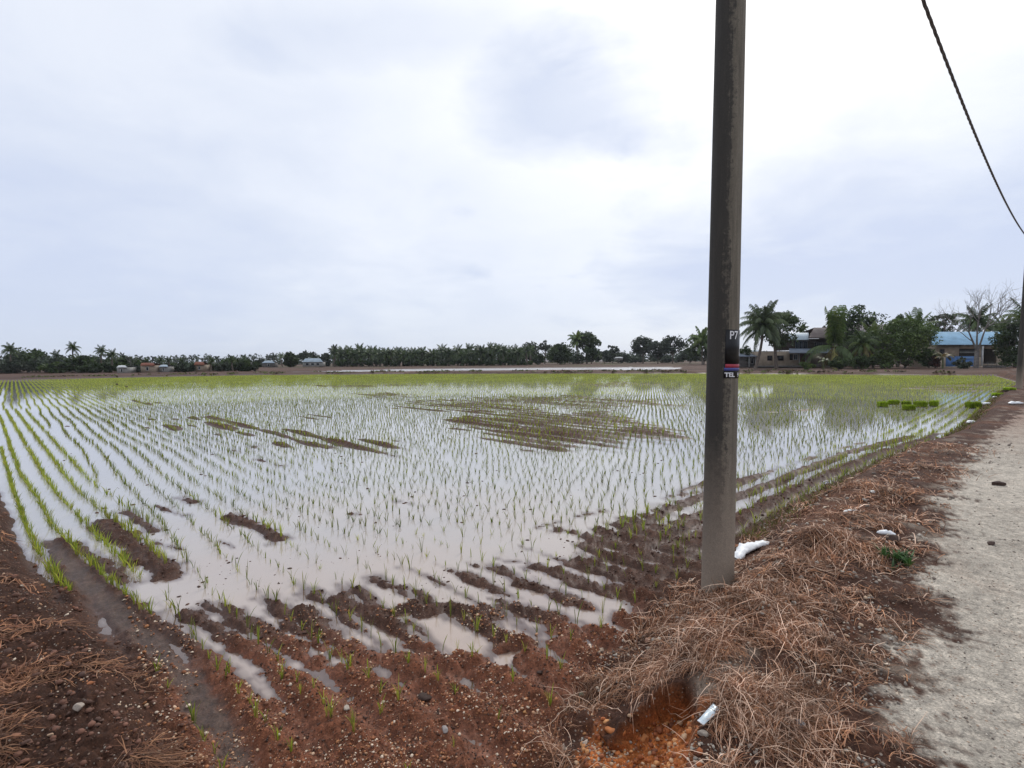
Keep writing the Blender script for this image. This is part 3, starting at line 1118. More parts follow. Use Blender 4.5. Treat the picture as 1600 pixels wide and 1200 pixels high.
def scatter_stones(name, label, cat, poly, n, s0, s1, cols, maxr=14, cond=None, geom='ico', sink=.35, z0=-.4):
    a = np.array(poly)
    pts = []
    tries = 0
    while sum(len(p) for p in pts) < n and tries < 60:
        tries += 1
        m = n * 2
        # density falls with distance (small stones stop showing there)
        r = 1 / rng.uniform(1 / maxr, 1 / 1.3, m); th = rng.uniform(-.95, .95, m)
        r = r ** 1.0
        x = r * np.sin(th); y = r * np.cos(th)
        ok = sd_poly(x, y, poly) > 0
        if cond is not None:
            ok &= cond(x, y)
        pts.append(np.stack([x[ok], y[ok]], 1))
    p = np.vstack(pts)[:n]
    n = len(p)
    z = hgt(p[:, 0], p[:, 1])
    ok = z > WL + .002
    p, z = p[ok], z[ok]; n = len(p)
    rr = np.hypot(p[:, 0], p[:, 1])
    sc = s0 * (s1 / s0) ** (rng.uniform(size=n) ** 2.2) * np.clip(rr / 3.2, .8, 2.5)
    parts = []
    nv = 8
    wh = rng.integers(0, nv, n)
    for v in range(nv):
        r_ = np.random.default_rng(900 + v)
        Vb, Fb = ico() if geom == 'ico' or (geom == 'mix' and v % 3 == 0) else octa()
        Vb = Vb * (1 + r_.uniform(-.28, .28, (len(Vb), 1))) * np.array([1, r_.uniform(.55, .95), r_.uniform(.4, .75)])
        q = r_.uniform(-.6, .6)
        Rm = np.array(Euler((q, r_.uniform(-.5, .5), 0)).to_matrix())
        Vb = Vb @ Rm.T
        ii = np.nonzero(wh == v)[0]
        if not len(ii):
            continue
        c = cols[rng.integers(0, len(cols), len(ii))] * rng.uniform(.8, 1.2, (len(ii), 1))
        parts.append(stamp(Vb, Fb, np.ones((len(Vb), 3)), p[ii, 0], p[ii, 1], z[ii] + sc[ii] * sink, rng.uniform(0, 6.28, len(ii)), sc[ii], sc[ii], c))
    Vt, Ft, Ct = join(parts)
    o = obj(name, npmesh(name, Vt, Ft, Ct), M_STONE)
    tag(o, label, cat, None, 'stuff')
    return o


LANDNEAR = GL([(190, 925), (330, 985), (450, 960), (560, 935), (700, 940), (900, 930), (1010, 930), (1000, 1010), (940, 1080), (830, 1220), (300, 1300), (230, 1080)], -.4)
BUNDN = FL[3:] + [(-1.2, 1.2), (-2.5, .8), (-6, 1.2), (-9, 6)]
BANKN = FOOT[1:12] + [(14, 15), (16, 14)] + ROAD[3:8][::-1] + [(1.0, 1.2), (.2, 1.6)]
scatter_stones('laterite_gravel', 'red brown and cream gravel strewn over the muddy near end of the paddy', 'gravel', LANDNEAR, 12000, .003, .014,
               STONE_COLS['red'], 8, lambda x, y: rng.uniform(size=len(x)) < .45 + 1.3 * fbm(x, y, .45, 3, 501) - .25 * (dist_line(x, y, CHANNEL) < .12), 'mix')
scatter_stones('bund_gravel', 'small reddish stones in the dark earth of the left bund', 'gravel', BUNDN, 2600, .003, .012, STONE_COLS['red'], 8,
               lambda x, y: fbm(x, y, .5, 3, 505) > -.05)
scatter_stones('orange_gravel', 'bright orange laterite stones in the washed out hollow', 'gravel', ORANGE, 1900, .004, .026, STONE_COLS['orange'], 4)
scatter_stones('bank_gravel', 'pale stones between the dry grass on the road bank', 'gravel', BANKN, 5200, .004, .016,
               np.vstack([STONE_COLS['grey'], STONE_COLS['red'][3:5]]), 14, lambda x, y: fbm(x, y, .5, 3, 509) > -.1)
scatter_stones('road_gravel', 'loose grey stones on the gravel road', 'gravel', ROAD, 4200, .003, .009, STONE_COLS['grey'], 14, None, 'octa', .2)
RIDGEN = GL([(60, 838), (120, 800), (250, 770), (420, 790), (600, 850), (860, 800), (1100, 735), (1330, 695), (1460, 680), (1330, 745), (1155, 848), (1060, 915),
             (990, 960), (900, 1080), (800, 1215), (345, 1205), (262, 1070), (110, 932)], -.4)
scatter_stones('mud_crumbs', 'dark crumbs of wet mud on the ridges and at their edges', 'mud clods', RIDGEN, 7000, .003, .015, STONE_COLS['dark'], 11,
               lambda x, y: (dist_line(x, y, CHANNEL) > .13) & (hgt(x, y) > WL + .004), 'octa', .15)
def debris():
    n = 2600
    r = 1 / rng.uniform(1 / 26, 1 / 4.2, n); th = rng.uniform(-.8, .75, n)
    x = r * np.sin(th); y = r * np.cos(th)
    ok = (sd_poly(x, y, BANK) < -.1) & (sd_poly(x, y, BUND) < -.1)
    ok &= rng.uniform(size=n) < np.clip(1.6 * fbm(x, y, 1.1, 3, 811) + .02, 0, 1)
    ok &= hgt(x, y) < WL
    x, y, r = x[ok], y[ok], r[ok]; n = len(x)
    Vb, Fb = ico()
    Vb = Vb * np.array([1, .6, .35])
    sc = (.005 + .02 * rng.uniform(0, 1, n) ** 3) * np.clip(r / 5, 1, 2.2)
    c = STONE_COLS['dark'][rng.integers(0, 3, n)]
    v, f, cc = stamp(Vb, Fb, np.ones((12, 3)), x, y, np.full(n, WL + .001), rng.uniform(0, 6.28, n), sc, sc, c)
    tag(obj('floating_bits', npmesh('floating_bits', v, f, cc), M_STONE), 'small dark bits of mud and straw showing at the water surface', 'debris', None, 'stuff')


debris()
scatter_stones('bund_crumbs', 'dark crumbs of earth on the left bund', 'mud clods', BUNDN, 3500, .004, .022, STONE_COLS['dark'] * 1.3, 10, None, 'ico', .3)

STONES = [
    (1013, 1000, .034, (.42, .26, .2), 'pinkish stone at the left end of the dry grass heap'),
    (1030, 996, .024, (.5, .45, .4), 'pale stone just right of the pinkish stone at the grass heap'),
    (1050, 1003, .022, (.55, .5, .45), 'small cream stone in the grass above the washed out hollow'),
    (1092, 984, .034, (.42, .34, .28), 'flat tan stone lying in the dry grass below the pole'),
    (1082, 1036, .024, (.4, .3, .27), 'mauve stone at the brink of the dark hollow'),
    (1092, 1054, .020, (.5, .47, .43), 'white stone just under the brink of the hollow'),
    (1247, 1131, .036, (.24, .26, .30), 'blue grey stone in the grass at the bottom of the photo'),
    (1305, 1131, .028, (.26, .27, .29), 'grey stone right of the blue grey one by the road edge'),
    (1098, 1146, .030, (.36, .33, .31), 'light grey stone below the silver packet'),
    (940, 1014, .026, (.42, .34, .28), 'sandy stone on the mud left of the hollow'),
    (908, 1084, .030, (.20, .22, .17), 'greenish grey stone left of the orange hollow'),
    (953, 1140, .062, (.52, .19, .06), 'big orange laterite lump in the washed out hollow'),
    (1008, 1152, .045, (.50, .21, .08), 'orange stone right of the big laterite lump'),
    (972, 1172, .036, (.55, .24, .09), 'round orange stone below the big laterite lump'),
    (1040, 1135, .035, (.45, .15, .05), 'dark orange stone at the back of the hollow'),
    (880, 1165, .028, (.5, .47, .44), 'white and rust stone near the bottom centre'),
    (820, 1112, .028, (.50, .27, .12), 'ochre stone on the mud above the bottom centre'),
    (123, 1106, .040, (.48, .43, .40), 'large pale stone on the left earth bund'),
    (142, 1068, .026, (.42, .17, .08), 'rust coloured stone on the left earth bund'),
    (27, 1152, .034, (.40, .20, .13), 'reddish stone in the bottom left corner'),
    (80, 1148, .024, (.50, .36, .27), 'cream stone near the bottom left corner'),
    (542, 1105, .030, (.56, .52, .48), 'white stone on the gravelly mud at bottom centre left'),
    (695, 1140, .032, (.40, .38, .40), 'grey stone in a row of pale stones at the bottom'),
    (1437, 846, .045, (.42, .36, .31), 'flat grey slab at the road edge beside the green weed'),
    (1118, 958, .030, (.38, .26, .2), 'brown stone in the dry grass right below the pole'),
    (915, 1160, .026, (.50, .44, .40), 'pale stone on the dark soil left of the laterite lump'),
]


def lump(seed, s, flat_=.6, sub=2):
    v, f = ico()
    for _ in range(sub):
        mid = {}
        vl = list(v); nf = []
        def mp(a, b):
            k = (min(a, b), max(a, b))
            if k not in mid:
                m_ = (vl[a] + vl[b]); vl.append(m_ / np.linalg.norm(m_)); mid[k] = len(vl) - 1
            return mid[k]
        for a, b, c in f:
            x, y, z = mp(a, b), mp(b, c), mp(c, a)
            nf += [(a, x, z), (b, y, x), (c, z, y), (x, y, z)]
        v = np.array(vl); f = np.array(nf)
    r = np.random.default_rng(seed)
    # cut by random planes for facets
    for _ in range(14):
        n = r.normal(size=3); n /= np.linalg.norm(n)
        d = r.uniform(.45, .85)
        e = np.clip(v @ n - d, 0, None)
        v = v - e[:, None] * n[None] * .95
    v = v * (1 + .05 * fbm(v[:, 0] + v[:, 2], v[:, 1] - v[:, 2], .5, 3, seed))[:, None]
    return v * np.array([1, r.uniform(.6, .9), flat_]) * s, f


for i, (px, py, s, c, lab) in enumerate(STONES):
    s *= .85
    x, y = G(px, py, -.35 if px < 900 or (py > 1100 and px < 1060) else -.1)
    z = float(hgt(np.array([x]), np.array([y]))[0])
    for _ in range(4):
        x, y = G(px, py, z + s * .3)
        z = .5 * z + .5 * float(hgt(np.array([x]), np.array([y]))[0])
    v, f = lump(600 + i, s)
    o = obj('stone', npmesh('stone', v, f, np.ones((len(v), 3)) * np.array(c) * np.array((.80, .73, .64))), M_STONE, None, (x, y, float(hgt(np.array([x]), np.array([y]))[0]) + s * .28))
    o.rotation_euler = (0, 0, rng.uniform(0, 6.28))
    tag(o, lab, 'stone')

# ---------------------------------------------------------------- straw and dead grass
STRAW = np.array([(.26, .15, .095), (.38, .25, .18), (.18, .085, .048), (.11, .05, .03), (.52, .38, .29), (.22, .11, .062), (.32, .165, .09), (.07, .034, .022)]) * np.array((1.40, 1.34, 1.28))


def straws(name, label, px, py, L, wid, lift, cols, flow=None, upright=None, nseg=4, curl=.4):
    n = len(px)
    a = rng.uniform(0, 2 * math.pi, n)
    if flow is not None:
        a = flow + rng.normal(0, 1.0, n)
    bend = rng.normal(0, curl, n)
    ts = np.linspace(0, 1, nseg + 1)
    X = np.zeros((n, nseg + 1)); Y = np.zeros((n, nseg + 1))
    X[:, 0] = px; Y[:, 0] = py
    A = a[:, None] + bend[:, None] * (ts[None] - .3)
    up = np.zeros(n) if upright is None else upright
    step = L[:, None] / nseg * np.cos(np.clip(up[:, None] * (1.35 - .9 * ts[None]), 0, 1.5))
    vs = L[:, None] / nseg * np.sin(np.clip(up[:, None] * (1.35 - .9 * ts[None]), 0, 1.5))
    for k in range(nseg):
        X[:, k + 1] = X[:, k] + step[:, k] * np.cos(A[:, k])
        Y[:, k + 1] = Y[:, k] + step[:, k] * np.sin(A[:, k])
    Zg = hgt(X.ravel(), Y.ravel()).reshape(X.shape)
    Z0 = Zg[:, :1]
    Zup = np.concatenate([np.zeros((n, 1)), np.cumsum(vs[:, :nseg], 1)], 1)
    Zs = np.maximum(Zg, Z0 * .5 + Zg * .5 ) + .003
    Zs = Zs + lift[:, None] * (4 * ts * (1 - ts) * .6 + ts * rng.uniform(-.3, 1, (n, 1)))[:, :] + np.clip(rng.normal(0, .25, (n, 1)), 0, 1) * lift[:, None]
    Z = np.where(up[:, None] > 0, Z0 + Zup, Zs)
    # ribbon
    dx = np.gradient(X, axis=1); dy = np.gradient(Y, axis=1)
    ln = np.sqrt(dx ** 2 + dy ** 2) + 1e-9
    wz = rng.uniform(-.6, .6, (n, 1))
    wx = -dy / ln; wy = dx / ln
    if upright is not None:
        th = rng.uniform(0, 3.14, (n, 1))
        wx = np.where(up[:, None] > 0, np.cos(th), wx); wy = np.where(up[:, None] > 0, np.sin(th) * .3, wy)
    ww = wid[:, None] * (1 - .75 * ts[None] ** 2)
    P = np.stack([X, Y, Z], -1)
    Wv = np.stack([wx, wy, np.broadcast_to(wz, wx.shape)], -1) * ww[..., None]
    Vt = np.stack([P - Wv, P + Wv], 2).reshape(-1, 3)
    m = 2 * (nseg + 1)
    q = np.array([(2 * k, 2 * k + 1, 2 * k + 3, 2 * k + 2) for k in range(nseg)])
    Ft = (q[None] + (np.arange(n) * m)[:, None, None]).reshape(-1, 4)
    c = cols[rng.integers(0, len(cols), n)] * rng.uniform(.7, 1.3, (n, 1)) * (1 + .75 * np.clip(fbm(np.asarray(px), np.asarray(py), .28, 3, 751), -.8, 1))[:, None]
    Ct = np.repeat(c, m, 0)
    o = obj(name, npmesh(name, Vt, Ft, Ct), M_STRAW)
    tag(o, label, 'dry grass', None, 'stuff')
    return o


def straw_points(poly, n, maxr, dens, minr=1.4):
    pts = []
    c = 0
    for _ in range(80):
        r = 1 / rng.uniform(1 / maxr, 1 / minr, n); th = rng.uniform(-.95, .95, n)
        x = r * np.sin(th); y = r * np.cos(th)
        ok = sd_poly(x, y, poly) > 0
        x, y, r = x[ok], y[ok], r[ok]
        ok = rng.uniform(size=len(x)) < dens(x, y)
        pts.append(np.stack([x[ok], y[ok]], 1)); c += ok.sum()
        if c > n:
            break
    p = np.vstack(pts)[:n]
    return p[:, 0], p[:, 1]


def bank_density(x, y):
    sRd = sd_poly(x, y, ROAD)
    sP = sd_poly(x, y, PIT)
    d = .12 + 1.1 * fbm(x, y, .40, 4, 701, .6)
    for mx, my, mr, mh in MOUNDS:
        d = d + .75 * np.exp(-((x - mx) ** 2 + (y - my) ** 2) / (mr * mr) * 1.2)
    d = d * sm(.22, -.28, sRd) * sm(.02, -.04, sP) * sm(.03, -.05, sd_poly(x, y, ORANGE))
    d = d * sm(-.05, .2, sd_poly(x, y, BANK))
    return np.clip(d, 0, 1)


for nm, lab, cnt, L0, L1, w0, lf, cols, cu in (
        ('matted_grass', 'dark brown matted dead grass pressed onto the road bank', 24000, .02, .09, .0018, .016, STRAW[[2, 3, 5, 7, 6, 0]], .3),
        ('dry_grass', 'tangled reddish brown dead grass heaped on the road bank', 22000, .03, .13, .0014, .045, STRAW, .35)):
    x, y = straw_points(BANKN, cnt, 13, bank_density)
    r = np.hypot(x, y)
    n = len(x)
    straws(nm, lab, x, y, (L0 + L1 * rng.uniform(0, 1, n) ** 1.8) * np.clip(r / 4, .9, 1.6),
           w0 * np.clip(r / 3.2, .8, 2.6) * rng.uniform(.5, 1.8, n), lf * rng.uniform(0, 1, n) ** 1.5, cols, fbm(x, y, .5, 2, 711) * 4 + 1.0, None, 3, cu)
# long loose stems lying on top
x, y = straw_points(BANKN, 900, 7, bank_density)
n = len(x); r = np.hypot(x, y)
straws('loose_grass_stems', 'long pale dead stems lying loose over the grass heap', x, y, rng.uniform(.12, .30, n), .0016 * np.clip(r / 3, .9, 2.5) * np.ones(n),
       rng.uniform(.015, .07, n), STRAW[[1, 4, 4, 0]], None, None, 6, .5)
# tufts of upright dead grass
tx, ty = [], []
for (px, py, z, k, sp) in [(1290, 852, .08, 150, .10), (1270, 875, .05, 90, .10), (1330, 860, .05, 60, .12), (1062, 935, -.15, 80, .10), (1095, 925, -.15, 60, .10), (1010, 985, -.1, 60, .1),
                       (1400, 770, .05, 90, .2), (1330, 775, -.1, 60, .2), (1450, 735, .03, 80, .3), (1150, 950, -.05, 50, .15), (1210, 1040, 0, 60, .15),
                       (1170, 1080, 0, 70, .1), (1250, 1150, 0, 40, .15), (1180, 1170, 0, 40, .1), (1480, 705, 0, 80, .4), (1255, 790, -.3, 60, .2)]:
    gx, gy = G(px, py, z)
    tx.append(rng.normal(gx, sp, k)); ty.append(rng.normal(gy, sp, k))
x = np.concatenate(tx); y = np.concatenate(ty); n = len(x)
r = np.hypot(x, y)
straws('upright_dry_grass', 'tufts of stiff dead grass standing up on the bank', x, y, rng.uniform(.05, .17, n), .0016 * np.clip(r / 3, .9, 2.6) * np.ones(n), np.zeros(n),
       STRAW[[0, 1, 4, 5, 6]], None, rng.uniform(.5, 1.1, n), 5)
# fringe and roots hanging over the hollow
k = 190
tt = rng.uniform(0, 1, k)
lip = np.array(LIP[:-1])
cs = np.linspace(0, 1, len(lip))
x = np.interp(tt, cs, lip[:, 0]) - PITN[0] * rng.uniform(.0, .16, k); y = np.interp(tt, cs, lip[:, 1]) - PITN[1] * rng.uniform(0, .16, k)


def hanging(name, label, x, y, ang):
    n = len(x); nseg = 5
    ts = np.linspace(0, 1, nseg + 1)
    L = rng.uniform(.04, .13, n)
    a = ang + rng.normal(0, .5, n)
    X = x[:, None] + np.cos(a)[:, None] * L[:, None] * ts * 1.0
    Y = y[:, None] + np.sin(a)[:, None] * L[:, None] * ts * 1.0
    z0 = hgt(x, y)
    Z = np.maximum(z0, -.12)[:, None] + rng.uniform(.005, .045, (n, 1)) - (ts ** 2) * L[:, None] * rng.uniform(.05, .75, (n, 1)) + .02 * np.sin(ts * 3)
    w = .0018 * (1 - .7 * ts)[None] * np.ones((n, 1))
    P = np.stack([X, Y, Z], -1)
    Wv = np.stack([-np.sin(a)[:, None] * w, np.cos(a)[:, None] * w, w * .3], -1)
    Vt = np.stack([P - Wv, P + Wv], 2).reshape(-1, 3)
    m = 2 * (nseg + 1)
    q = np.array([(2 * k, 2 * k + 1, 2 * k + 3, 2 * k + 2) for k in range(nseg)])
    Ft = (q[None] + (np.arange(n) * m)[:, None, None]).reshape(-1, 4)
    Ct = np.repeat(STRAW[rng.integers(0, 8, n)] * rng.uniform(.7, 1.2, (n, 1)), m, 0)
    tag(obj(name, npmesh(name, Vt, Ft, Ct), M_STRAW), label, 'dry grass', None, 'stuff')


hanging('hanging_grass', 'dead grass and roots hanging over the dark hollow', x, y, math.atan2(PITN[1], PITN[0]))
# dead grass trodden into the left bund
x, y = straw_points(BUNDN, 10000, 12, lambda x, y: np.clip(.15 + 1.4 * fbm(x, y, .6, 3, 731) + .8 * sm(.4, 1.4, sd_poly(x, y, BUND)), 0, 1) * sm(.08, .3, sd_poly(x, y, BUND)))
n = len(x); r = np.hypot(x, y)
straws('bund_dry_grass', 'dark rotting straw trodden into the left earth bund', x, y, rng.uniform(.05, .18, n), .0019 * np.clip(r / 3, .9, 2.4) * rng.uniform(.6, 1.5, n),
       rng.uniform(0, .025, n), STRAW[[2, 3, 5, 7, 3, 0, 6]] * .9, fbm(x, y, .6, 2, 733) * 4 + .5)
# sparse litter of stems on the muddy end
x, y = straw_points(LANDNEAR, 260, 6, lambda x, y: np.clip(fbm(x, y, .5, 3, 741) * 2, 0, 1))
n = len(x)
straws('mud_straw', 'scattered dark straw bits on the gravelly mud', x, y, rng.uniform(.03, .10, n), .0015 * np.ones(n), rng.uniform(0, .01, n), STRAW[[2, 3, 7]])
# green-brown grass along the foot of the bank
f = np.array(FOOT[8:16])
k = 2600
cs = np.concatenate([[0], np.cumsum(np.hypot(*np.diff(f, axis=0).T))])
s = cs[-1] * rng.uniform(0, 1, k) ** 1.7
off = rng.normal(.10, .13, k)
fx = np.interp(s, cs, f[:, 0]); fy = np.interp(s, cs, f[:, 1])
x = fx + .69 * off; y = fy - .72 * off
r = np.hypot(x, y)
o = straws('foot_grass', 'short olive green grass along the foot of the road bank', x, y, rng.uniform(.05, .14, k), .0022 * np.clip(r / 4, .9, 4), np.zeros(k),
           np.array([(.13, .15, .03), (.18, .19, .045), (.10, .09, .03), (.16, .11, .05)]), None, rng.uniform(.5, 1.1, k), 3)
o['category'] = 'grass'


# ---------------------------------------------------------------- utility poles and cable
def pole_mat():
    m, t, b = newmat('weathered_concrete')
    tc = mknode(t, 'ShaderNodeTexCoord')
    oc = tc.outputs['Object']
    mp = mknode(t, 'ShaderNodeMapping')
    mp.inputs['Scale'].default_value = (1, 1, .07)
    t.links.new(oc, mp.inputs[0])
    st = noise_node(t, mp.outputs[0], 26, 6, .65)
    bl = noise_node(t, oc, 22, 7, .75)
    fn = noise_node(t, oc, 120, 3, .7)
    sep = mknode(t, 'ShaderNodeSeparateXYZ')
    t.links.new(oc, sep.inputs[0])
    # black mould on the west flank, ragged edge
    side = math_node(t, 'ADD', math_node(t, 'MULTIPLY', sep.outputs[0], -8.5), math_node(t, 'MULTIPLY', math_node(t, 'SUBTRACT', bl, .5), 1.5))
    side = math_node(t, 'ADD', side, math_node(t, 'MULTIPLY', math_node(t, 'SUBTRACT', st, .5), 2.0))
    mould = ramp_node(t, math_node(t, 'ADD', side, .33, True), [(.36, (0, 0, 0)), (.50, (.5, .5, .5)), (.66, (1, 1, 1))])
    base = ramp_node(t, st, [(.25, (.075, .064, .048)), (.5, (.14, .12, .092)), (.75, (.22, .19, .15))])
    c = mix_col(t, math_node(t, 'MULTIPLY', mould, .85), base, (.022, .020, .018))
    # mud splashed over the foot
    low = math_node(t, 'SUBTRACT', 1.0, math_node(t, 'DIVIDE', math_node(t, 'ADD', sep.outputs[2], math_node(t, 'MULTIPLY', bl, .5)), 1.5), True)
    splash = math_node(t, 'MULTIPLY', low, math_node(t, 'ADD', sep.outputs[0], .62, True))
    c = mix_col(t, math_node(t, 'MULTIPLY', splash, 2.2, True), c, (.30, .24, .185))
    f = ramp_node(t, fn, [(.3, (.75, .75, .75)), (.7, (1.2, 1.2, 1.2))])
    c = mix_col(t, 1.0, c, f, 'MULTIPLY')
    t.links.new(c, b.inputs['Base Color'])
    b.inputs['Roughness'].default_value = .85
    h = math_node(t, 'ADD', math_node(t, 'MULTIPLY', fn, .5), math_node(t, 'MULTIPLY', st, .6))
    bump(t, b, h, .5, .004)
    return m


M_POLE = pole_mat()
M_BLACK = flat('black_enamel', (.008, .008, .010), .42, .2, 20)
M_WHITE = flat('white_lettering', (.70, .70, .72), .5, .08, 30)
M_REDS = flat('red_band', (.30, .03, .05), .45, .1, 20)
M_BLUES = flat('blue_band', (.05, .06, .22), .45, .1, 20)
M_CABLE = flat('cable_rubber', (.075, .062, .056), .7, .2, 30)
M_METAL = flat('galvanised_metal', (.30, .30, .31), .45, .15, 10, metal=.6)


def text_mesh(body, size_h, bold=0.0):
    cu = bpy.data.curves.new('t', 'FONT')
    cu.body = body
    cu.size = 1.0
    cu.offset = bold
    cu.resolution_u = 3
    o = bpy.data.objects.new('t', cu)
    C.objects.link(o)
    dg = bpy.context.evaluated_depsgraph_get()
    me = bpy.data.meshes.new_from_object(o.evaluated_get(dg))
    co = np.array([v.co[:] for v in me.vertices])
    faces = [tuple(p.vertices) for p in me.polygons]
    bpy.data.objects.remove(o)
    h = co[:, 1].max() - co[:, 1].min()
    co[:, 0] -= co[:, 0].min(); co[:, 1] -= co[:, 1].min()
    return co * (size_h / h), faces


def make_pole(loc, r0, r1, h, lean_x, lean_y, label, group, signs):
    root = empty('utility_pole', loc)
    root.rotation_euler = (lean_y, lean_x, 0)
    tag(root, label, 'utility pole', group)
    mb = MB()
    zs = np.concatenate([[-.5, 0], np.linspace(.3, h, 24)])
    rad = r0 + (r1 - r0) * np.clip(zs / h, 0, 1)
    mb.tube([(0, 0, z) for z in zs], rad, 40)
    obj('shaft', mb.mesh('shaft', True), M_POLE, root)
    # steel bands, bracket and insulator that carry the cable
    bd = MB()
    zc = h - .35
    rr = r1 + .006
    for zz in (zc - .03, zc + .06):
        bd.tube([(0, 0, zz - .018), (0, 0, zz + .018)], rr, 24, None, False)
    obj('steel_band', bd.mesh('steel_band'), M_METAL, root)
    br = MB()
    br.box(rr - .01, rr + .10, -.02, .02, zc - .02, zc + .05)
    bo = obj('bracket', br.mesh('bracket'), M_METAL, root)
    bo.rotation_euler = (0, 0, math.atan2(U[1], U[0]))
    cp = MB()
    cp.tube([(0, 0, h), (0, 0, h + .03)], [r1 * 1.02, r1 * .8], 24)
    obj('cap', cp.mesh('cap'), M_POLE, root)
    if signs:
        view = math.atan2(-loc[1], -loc[0])         # towards the camera

        def pt(phi, z, rr):                        # phi to the right as seen from the camera
            a = view + phi
            return (rr * math.cos(a), rr * math.sin(a), z)

        def curved(name, p0, p1, z0, z1, rr, mat, parent):
            m = MB(); n = 20
            v = []; f = []
            for i in range(n + 1):
                ph = p0 + (p1 - p0) * i / n
                v += [pt(ph, z0, rr), pt(ph, z1, rr), pt(ph, z0, rr - .003), pt(ph, z1, rr - .003)]
            for i in range(n):
                a, b_ = 4 * i, 4 * i + 4
                f += [(a, b_, b_ + 1, a + 1), (a + 2, a + 3, b_ + 3, b_ + 2), (a + 1, b_ + 1, b_ + 3, a + 3), (a, a + 2, b_ + 2, b_)]
            f += [(0, 1, 3, 2), (4 * n, 4 * n + 2, 4 * n + 3, 4 * n + 1)]
            m.add(v, f)
            return obj(name, m.mesh(name), mat, parent)

        def letters(name, body, p0, zbase, hgt_, rr, mat, parent, bold=.0, stretch=1.0):
            co, fc = text_mesh(body, hgt_, bold)
            v = [pt(p0 + c[0] * stretch / rr, zbase + c[1], rr) for c in co]
            me = bpy.data.meshes.new(name)
            me.from_pydata(v, [], fc)
            return obj(name, me, mat, parent)

        D = math.radians

        def zat(py):                                # height on the pole seen at picture row py
            r = ray(1143, py)
            t = (math.hypot(loc[0], loc[1]) - .1) / math.hypot(r[0], r[1])
            return H + r[2] * t - loc[2]
        rz = r0 + (r1 - r0) * (2.0 / h) + .004
        pl = curved('number_plate', D(8), D(150), zat(568.5), zat(515), rz, M_BLACK, root)
        zt = zat(530)
        letters('lettering', 'P7', D(23), zt, zat(517) - zt, rz + .002, M_WHITE, pl, .012, .9)
        z2 = zat(556)
        letters('lettering', '1', D(72), z2, zat(545) - z2, rz + .002, M_WHITE, pl, .012)
        sg = curved('stripe_plate', D(4), D(150), zat(590.8), zat(568.7), rz, M_BLACK, root)
        curved('red_stripe', D(9), D(149), zat(574.5), zat(568.9), rz + .0015, M_REDS, sg)
        curved('blue_stripe', D(5), D(149), zat(579.3), zat(574.7), rz + .0015, M_BLUES, sg)
        zt = zat(589)
        letters('lettering', 'TEL', D(7), zt, zat(582) - zt, rz + .003, M_WHITE, sg, .035, 1.12)
        letters('lettering', '9', D(60), zt, zat(582) - zt, rz + .003, M_WHITE, sg, .03)
    return root


pz1 = -.24
p1 = G(1121, 912, pz1)
p2 = G(1592, 607, -.02)
CABLE = (8.2, 7.5, .8)
make_pole((p1[0], p1[1], pz1), .128, .098, CABLE[0] - pz1 + .35, math.radians(.65), 0, 'tall grey weathered concrete pole with a black number plate beside the paddy', 'utility poles along the road', True)
make_pole((p2[0], p2[1], -.05), .135, .10, CABLE[1] + .05 + .35, math.radians(1.6), 0, 'concrete utility pole far down the road at the right edge of the photo', 'utility poles along the road', False)


def cable():
    n = 260
    za, zb, sag = CABLE
    L = math.hypot(p2[0] - p1[0], p2[1] - p1[1])
    x0, y0 = p1[0] + za * math.tan(math.radians(.65)), p1[1]
    x1, y1 = p2[0] + zb * math.tan(math.radians(1.6)), p2[1]
    t = np.linspace(0, 1, n)
    bx = x0 + (x1 - x0) * t; by = y0 + (y1 - y0) * t
    bz = za + (zb - za) * t - 4 * sag * t * (1 - t)
    perp = np.array([-(y1 - y0), x1 - x0]) / L
    root = empty('overhead_cable', (0, 0, 0))
    tag(root, 'dark twisted overhead cable sagging between the two poles', 'cable')
    for k in range(3):
        a = t * L / .95 * 2 * math.pi + k * 2.094
        r = .0125
        mb = MB()
        mb.tube(np.stack([bx + perp[0] * r * np.cos(a), by + perp[1] * r * np.cos(a), bz + r * np.sin(a)], 1), 0.0165, 6, None, False)
        obj('strand', mb.mesh('strand', True), M_CABLE, root)


cable()

# ---------------------------------------------------------------- litter, weed, seedling mats
M_BAG = flat('white_plastic', (.78, .79, .80), .45, .06, 12)
M_FOIL = flat('silver_foil', (.55, .62, .66), .28, .12, 40, metal=.5)
M_DIRTYW = flat('dirty_white_plastic', (.60, .60, .58), .6, .15, 30)


